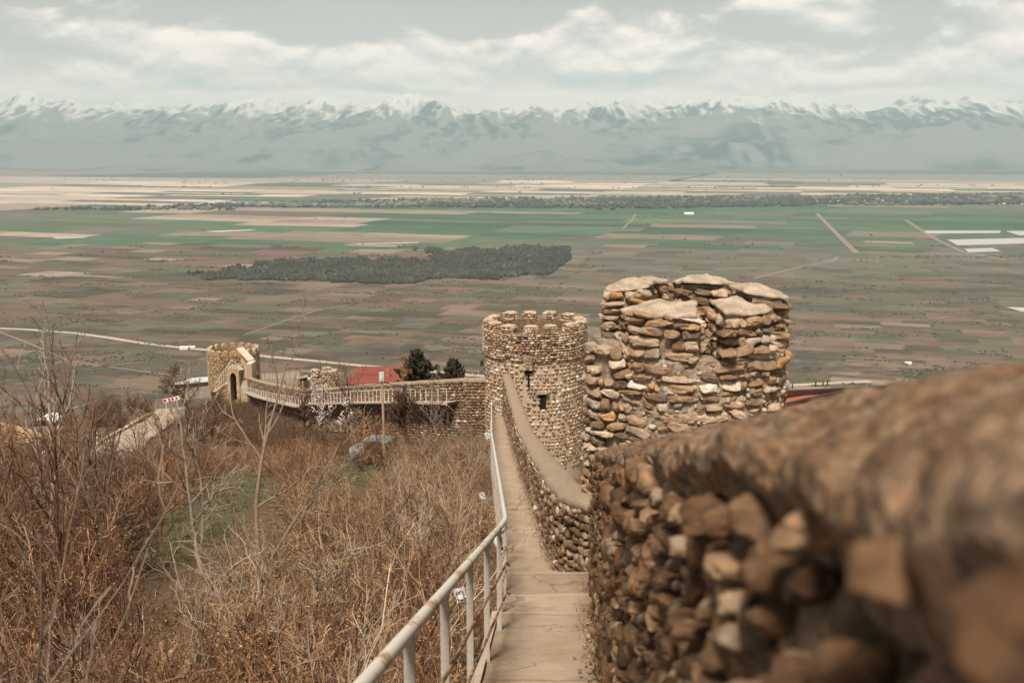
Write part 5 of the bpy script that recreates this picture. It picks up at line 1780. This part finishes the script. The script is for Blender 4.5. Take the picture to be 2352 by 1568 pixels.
# trees with trunk and branches
def tree(name, base, height, label, cat='tree', group=None, pal=PALEBARK, r=.06, n1=(7, 9), n2=(4, 6), n3=(2, 4), lean=(0, 0), start=.3, ang=(42, 40, 40), up=(.03, .10, .08), wob=(.08, .14, .2), ln=(.6, .5, .5), minr=.006, leaf=None, leaf_size=.04, leafn=1, rr=(.5, .6, .6), seg=(9, 7, 4, 3)):
    Pm = dict(seg=seg, wob=(*wob, .25), up=(*up, .05), tip=(.3, .3, .4, .6), n=(n1, n2, n3), ang=ang, len=ln, rr=rr) | {'from': (start, .2, .2)}
    out = []
    grow(np.zeros(3) - (0, 0, .1), (lean[0], lean[1], 1), height, r, 0, Pm, out)
    o = empty(name, base, label, cat, group)
    tr, br, lv = Pile(), Pile(), Pile()
    c0 = tint(pal)
    for pts, rad, lev in out:
        if lev == 0:
            tr.tube(pts, np.maximum(rad, minr), 8, c0)
        else:
            br.tube(pts, np.maximum(rad, minr), 5 if lev == 1 else 3, c0 * .6 + tint(pal) * .4)
            if leaf and lev >= 2:
                bits(lv, pts[1:], leaf_size, leaf, leafn)
    tr.build('trunk', M_bark, o, True)
    br.build('crown', M_bark, o)
    if leaf:
        lv.build('blossom', M_leafbit, o)
    return o
def T(u, v, dy=0.0):
    return hit(u, v, 4, 250)
def T2(u, Y, vtop):
    p = at(u, 900, Y); b_ = np.array((p[0], Y, float(ground_z(p[0], Y))))
    return b_, float(at(u, vtop, Y)[2] - b_[2])
PT = 'young trees with pale bark on the slope'
tree('bare_tree', T(465, 1320), 3.6, 'pale-barked young tree with forked trunk beside the grassy trail, left of the clearing', pal=PALEBARK, r=.05, group=PT, lean=(-.08, 0), minr=.005)
tree('bare_tree', T(455, 1300), 3.3, 'leaning dark-trunked companion of the pale forked tree by the trail', pal=TWIG_DARK + PALEBARK, r=.045, lean=(.12, 0), minr=.005)
tree('bare_tree', T(600, 1300), 4.3, 'tallest pale-barked tree at the edge of the green clearing', pal=PALEBARK, r=.05, lean=(.02, 0), n1=(6, 8), up=(.04, .16, .1), minr=.005)
tree('bare_tree', T(610, 1295), 3.0, 'pale tree leaning right over the clearing with long low limbs', pal=PALEBARK, r=.04, lean=(.55, .1), up=(.02, .1, .1), minr=.005)
tree('bare_tree', T(548, 1250), 2.6, 'small forked pale sapling between the two taller pale trees', pal=PALEBARK, r=.03, minr=.005)
tree('bare_tree', T(1085, 1120), 3.6, 'spreading pale grey shrub-tree beside the long white railing', pal=PALEBARK, r=.035, start=.1, n1=(7, 9), lean=(-.1, 0), minr=.006)
tree('bare_tree', T(1040, 1130), 3.2, 'second pale grey sapling in the brush near the long white railing', pal=PALEBARK, r=.03, start=.1, lean=(-.4, 0), minr=.006)
tree('bare_tree', *T2(930, 64, 905), 'dense dark pruned tree in front of the curtain wall walkway', pal=TWIG_DARK, r=.16, n1=(18, 20), n2=(10, 12), n3=(6, 7), start=.35, ang=(46, 42, 42), ln=(.6, .55, .5), minr=.016, up=(.02, .12, .1))
tree('bare_tree', T(840, 1050), 2.9, 'gnarled grey tree with crooked limb over the old blue car', pal=TWIG + PALEBARK, r=.15, n1=(12, 14), n2=(9, 11), n3=(6, 7), start=.45, ang=(72, 45, 45), up=(0, .02, .05), wob=(.2, .25, .25), ln=(.75, .5, .5), minr=.012)
tree('bare_tree', *T2(795, 72, 840), 'tall thin bare tree rising above the curtain wall left of the pole', pal=PALEBARK + TWIG, r=.08, n1=(9, 11), n2=(5, 7), n3=(3, 4), start=.4, ang=(32, 36, 40), up=(.03, .14, .1), minr=.012)
tree('bare_tree', *T2(985, 60, 890), 'thin pale sapling right of the dark pruned tree', pal=PALEBARK, r=.045, n1=(6, 8), start=.3, minr=.01)
tree('bare_tree', *T2(692, 84, 895), 'dark spreading tree in front of the break in the walkway railing', pal=TWIG_DARK, r=.11, n1=(13, 15), n2=(9, 10), n3=(5, 6), start=.3, ang=(45, 40, 40), minr=.012, up=(.02, .1, .1))
tree('bare_tree', *T2(428, 150, 845), 'round dark bare tree left of the ochre gate tower', pal=TWIG_DARK + TWIG_RED, r=.14, n1=(18, 20), n2=(11, 13), n3=(6, 7), start=.12, ang=(56, 42, 42), ln=(.7, .55, .5), minr=.022, up=(.02, .07, .05))
tree('bare_tree', *T2(478, 98, 905), 'dense dark tree at the edge of the dusty road below the gate', pal=TWIG_DARK, r=.12, n1=(17, 19), n2=(10, 12), n3=(6, 7), start=.15, ang=(42, 38, 40), ln=(.5, .5, .5), minr=.014)
tree('bare_tree', T(118, 1340), 4.3, 'pale forked tree with upturned twigs standing at left before the valley', pal=PALEBARK, r=.07, n1=(7, 9), n2=(3, 4), n3=(1, 3), start=.3, ang=(38, 40, 40), up=(.03, .17, .14), minr=.007, lean=(.05, 0))
tree('bare_tree', T(285, 1330), 4.7, 'thin dark tree with a straight stem left of the road', pal=TWIG_DARK, r=.055, n1=(9, 11), n2=(3, 5), n3=(1, 3), start=.35, ang=(30, 36, 40), up=(.04, .18, .12), minr=.006)
tree('bare_tree', T(215, 1290), 4.0, 'slim brown tree between the pale forked tree and the dark straight one', pal=TWIG, r=.045, n1=(8, 10), n2=(3, 5), n3=(1, 3), start=.3, ang=(34, 36, 40), up=(.04, .16, .12), minr=.006)
tree('bare_tree', T(30, 1330), 4.0, 'bushy brown tree at the left border of the view', pal=TWIG + TWIG_DARK, r=.05, n1=(9, 11), n2=(4, 6), n3=(2, 3), start=.2, minr=.006)
tree('bare_tree', T(360, 1130), 3.2, 'slender bare tree above the trail on the left slope', pal=TWIG_DARK, r=.05, n1=(9, 11), n2=(5, 7), n3=(2, 4), start=.2, minr=.009)
# flowering shrubs
BLOS = [(.80, .72, .68), (.72, .62, .58), (.86, .80, .76)]
tree('flowering_shrub', T(742, 1045), 4.2, 'white-blossoming shrub, the larger and left one of the two below the walkway', 'shrub', 'blossoming shrubs below the walkway', TWIG_DARK, .05, (9, 11), (6, 7), (3, 4), (-.12, 0), .25, (30, 32, 36), (.04, .16, .12), minr=.01, leaf=BLOS, leaf_size=.05, leafn=1)
tree('flowering_shrub', T(790, 1040), 3.4, 'smaller white-blossoming shrub right of the larger blossoming one', 'shrub', 'blossoming shrubs below the walkway', TWIG_DARK, .04, (7, 9), (5, 6), (3, 4), (.1, 0), .3, (28, 32, 36), (.04, .16, .12), minr=.01, leaf=BLOS, leaf_size=.05, leafn=1)
fp = np.array((2.6, 40.0, 0)); fp[2] = ground_z(fp[0], fp[1])
tree('flowering_shrub', fp, 1.6, 'low white-flowering shrub behind the parapet below the round tower', 'shrub', None, TWIG_DARK, .03, (8, 10), (5, 6), (3, 4), (0, 0), .1, (45, 40, 40), minr=.006, leaf=BLOS, leaf_size=.03)

NEARBARK = [(.21, .155, .12), (.16, .115, .09), (.25, .19, .15)]
# trees close to the lens at lower left: out of focus
def near_tree(x_, y_, h_, r_, lean_, label, group=None, n1=(5, 7)):
    h_ *= .84
    tree('bare_tree', np.array((x_, y_, float(ground_z(x_, y_)))), h_, label, group=group, pal=NEARBARK, r=r_, n1=n1, n2=(2, 3), n3=(1, 2), start=.4, ang=(30, 34, 38), up=(.02, .10, .08), lean=lean_, minr=.0022, ln=(.55, .5, .5), wob=(.09, .14, .2))
near_tree(-1.45, 1.9, 2.9, .014, (.05, .12), 'out-of-focus bare tree with long rising limbs close by at the lower left corner')
near_tree(-.95, 1.5, 2.35, .011, (.22, .10), 'out-of-focus slim sapling whose long twig slants across the lower middle', n1=(3, 4))
near_tree(-1.9, 2.6, 3.6, .015, (.10, .05), 'out-of-focus brown sapling rising at left between the lens and the road')
for x_, y_, h_, ln_ in ((-1.25, 1.7, 2.5, .02), (-1.75, 2.2, 3.2, .12), (-2.2, 2.9, 3.7, .05), (-2.9, 4.0, 4.0, .1), (-1.1, 2.4, 2.2, .15), (-3.4, 5.2, 4.2, .02)):
    near_tree(x_, y_, h_, .013, (ln_, .1), 'out-of-focus slender sapling in the tangle along the lower left border', 'blurred saplings at lower left')
for k, (u_, v_, h_) in enumerate(((20, 1240, 4.2), (75, 1290, 4.4), (160, 1230, 3.6), (330, 1220, 3.2), (370, 1250, 3.2), (10, 1400, 3.6), (150, 1420, 3.4), (230, 1390, 3.2), (60, 1180, 4.6))):
    tree('bare_tree', T(u_, v_), h_, 'slender dark bare tree among the brush left of the trail', group='slender dark trees on the left slope', pal=TWIG_DARK + TWIG, r=.04, n1=(9, 12), n2=(4, 6), n3=(2, 3), start=.15, ang=(32, 36, 40), up=(.04, .15, .12), lean=(rt_.normal(0, .08), 0), minr=.007)
# conifers behind the wall
def conifer(base, h, w, label):
    o = empty('conifer', base, label, 'tree')
    Pile().tube([(0, 0, -.3), (0, 0, h * .6), (0, 0, h)], [.2, .12, .03], 8, (.07, .045, .03)).build('trunk', M_bark, o, True)
    t = Pile()
    V0, F0 = ICO[1]
    nb = int(26 + h * 5)
    for k in range(nb):
        f_ = (k + rt_.random()) / nb
        z = h * (.08 + .9 * f_)
        Lb = w * (1 - f_) ** .8 * rt_.uniform(.65, 1.1) + .15
        a = k * 2.4 + rt_.normal(0, .3)
        d = np.array((math.cos(a), math.sin(a), 0))
        m_ = int(3 + Lb * 5)
        for j in range(m_):
            q_ = (j + .6) / m_
            p = d * Lb * q_ + np.array((0, 0, z + Lb * .35 * q_ ** 2 - .1))
            for _ in range(2):
                c = p + rt_.normal(0, .10, 3) * (1, 1, .8)
                ax_ = d * .5 + np.array((0, 0, .9)) + rt_.normal(0, .35, 3); ax_ /= np.linalg.norm(ax_)
                b_ = rnd_perp(ax_); c_ = np.cross(ax_, b_)
                s_ = rt_.uniform(.75, 1.25)
                Vb = V0 * (1 + rt_.normal(0, .2, (len(V0), 1)))
                t.add(Vb @ np.stack([b_ * .11 * s_, c_ * .11 * s_, ax_ * .27 * s_]) + c, F0, np.array((.030, .026, .013)) * rt_.uniform(.5, 1.7))
    t.build('crown', mat('pine_needles', attr=True, var=.35, scale=6, bump=.6, bscale=25, rough=.9, bdist=.05), o)
def behind(u, v, Y):
    return at(u, v, Y)
cbp = behind(960, 905, 96); conifer(cbp, (at(958, 803, 96) - cbp)[2], 2.6, 'large dark conifer behind the curtain wall right of the red roof')
cbp = behind(1041, 900, 92); conifer(cbp, (at(1041, 826, 92) - cbp)[2], 1.7, 'smaller dark conifer left of the round tower behind the curtain wall')
tree('leafy_shrub', behind(930, 905, 93), 3.1, 'rusty brown leafy shrub before the large conifer', 'shrub', None, TWIG, .06, (9, 11), (6, 7), (3, 4), (0, 0), .15, (35, 36, 40), minr=.012, leaf=[(.25, .14, .05), (.32, .2, .08)], leaf_size=.07)
tree('bare_tree', behind(1005, 905, 92), 2.4, 'low brown bush between the two conifers', 'bush', None, TWIG, .05, (9, 11), (6, 7), (3, 4), (0, 0), .15, (35, 36, 40), minr=.012)

# ------------------------------------------------------------------ dry grass, litter and rubble at the foot of the wall
gr = Pile()
def blades(P, h, n, pal, w=.006):
    k = len(P) * n
    B = np.repeat(P, n, 0) + np.c_[rt_.normal(0, .06, (k, 2)), np.zeros(k)]
    d = np.c_[rt_.normal(0, .45, (k, 2)), np.ones(k)]
    d /= np.linalg.norm(d, axis=1)[:, None]
    L = h * rt_.uniform(.4, 1.2, (k, 1))
    sdv = np.c_[rt_.normal(size=(k, 2)), np.zeros(k)]; sdv /= np.linalg.norm(sdv, axis=1)[:, None] + 1e-6
    tip = B + d * L
    V = np.stack([B - sdv * w, B + sdv * w, tip], 1).reshape(-1, 3)
    pal = np.array(pal)
    c = pal[rt_.integers(len(pal), size=k)] * rt_.uniform(.7, 1.3, (k, 1))
    gr.add(V, np.arange(k * 3).reshape(-1, 3), np.repeat(c, 3, 0))
n = 9000
Y = 3 + 60 * rt_.random(n) ** 1.6
X = -rt_.random(n) * (.56 * Y + 1.5) - .6
P = np.c_[X, Y, ground_z(X, Y)]
blades(P, .26, 7, [(.22, .145, .075), (.16, .095, .045), (.30, .21, .12), (.11, .062, .03)], .006)
pu, pv = uv_of(P)
gm_ = sum(a * blob_uv(pu, pv, cu, cv, su, sv) for cu, cv, su, sv, a in GRASS)
blades(P[gm_ > .4], .12, 14, [(.06, .085, .025), (.09, .12, .04), (.05, .07, .022)], .008)
prop(gr.build('dry_grass', M_leafbit), kind='stuff', label='dry grass and fresh green blades on the slope')
wd_ = Pile()
for _ in range(700):
    d = 4 + 34 * rt_.random() ** 1.6
    x = float(path_right(d)) - abs(rt_.normal(0, .07)) - .01
    V0, F0 = ICO[0]
    s = rt_.uniform(.006, .022)
    wd_.add(V0 * s * rt_.uniform(.6, 1.3, (12, 1)) + (x, d, -float(path_h(d)) + s * .5 + (.03 if d < 11.9 else 0)), F0, tint(TWIG + PALEBARK))
prop(wd_.build('gravel', M_stone, smooth=True), kind='stuff', label='loose gravel and debris along the foot of the wall')
wg = Pile(); gr = wg
d = 8 + 36 * rt_.random(500) ** 1.4
blades(np.c_[path_right(d) - np.abs(rt_.normal(0, .05, 500)), d, -path_h(d)], .12, 5, [(.12, .075, .04), (.20, .13, .07), (.08, .05, .026)], .003)
prop(wg.build('weeds', M_leafbit), kind='stuff', label='dry weeds along the foot of the parapet')

# litter caught in the brush
def litter(p, s, label, name='crushed_package', c=(.5, .5, .49)):
    n_ = 7
    a = np.linspace(-.5, .5, n_)
    A, B = np.meshgrid(a, a * 1.3, indexing='ij')
    V = np.stack([A, .12 * vnoise(P3(A * 5, B * 5, p[0]), 9), B], -1) + .10 * np.stack([vnoise(P3(A * 3, B * 3, p[1] + k), 10 + k) for k in range(3)], -1)
    M_ = np.array(Matrix.Rotation(R(-14), 3, 'Y'))
    o = Pile().grid((V.reshape(-1, 3) @ M_.T * s).reshape(n_, n_, 3)).build(name, mat('crinkled_foil', c, .35, 18, .35, .8, 30, bdist=.01), loc=p)
    prop(o, label, 'litter')
    if name == 'crushed_package':
        for x0, z0, w_, h_ in ((-.3, 0, .06, .95), (.3, 0, .06, .95), (0, .42, .6, .06), (0, -.42, .6, .06)):
            q_ = np.array([(x0 - w_ / 2, -.2, z0 - h_ / 2), (x0 + w_ / 2, -.2, z0 - h_ / 2), (x0 + w_ / 2, -.2, z0 + h_ / 2), (x0 - w_ / 2, -.2, z0 + h_ / 2)]) @ M_.T * s
            Pile().add(q_, [(0, 1, 2, 3)]).build('printed_line', mat('dark_ink', (.06, .055, .05), .2, 9, .6, 0), o)
        Pile().add(np.array([(-.16, -.21, -.3), (.17, -.21, -.28), (.15, -.21, .12), (-.13, -.21, .16)]) @ M_.T * s, [(0, 1, 2, 3)]).build('highlight_patch', mat('highlight_white', (.8, .8, .78), .05, 9, .4, 0), o)  # bright highlight on the foil, painted as a pale quad
litter(at(1058, 1366, 6.9), .085, 'crushed silver-white package caught in twigs behind the near railing')
litter(at(1120, 1000, 26), .14, 'scrap of white plastic in the brush just left of the long railing', 'plastic_scrap', (.75, .74, .72))
litter(at(1108, 1138, 17), .10, 'second scrap of pale plastic low in the brush by the long railing', 'plastic_scrap', (.75, .74, .72))

# ------------------------------------------------------------------ the air over the valley
hz = Pile().box((0, 17000, 1150), (120000, 70000, 3110))
hm = bpy.data.materials.new('valley_haze')
hm.use_nodes = True
hm.node_tree.nodes.clear()
q = G(hm.node_tree)
pv_ = q.n('ShaderNodeVolumePrincipled')
pv_.inputs['Color'].default_value = (.71, .92, 1.0, 1)
pv_.inputs['Density'].default_value = 3.15e-5
pv_.inputs['Anisotropy'].default_value = -0.12
pv_.inputs['Density Attribute'].default_value = ''
pv_.inputs['Temperature Attribute'].default_value = ''
q.put(q.n('ShaderNodeOutputMaterial').inputs['Volume'], pv_.outputs[0])
prop(hz.build('haze', hm), kind='stuff', label='pale blue haze hanging over the valley')
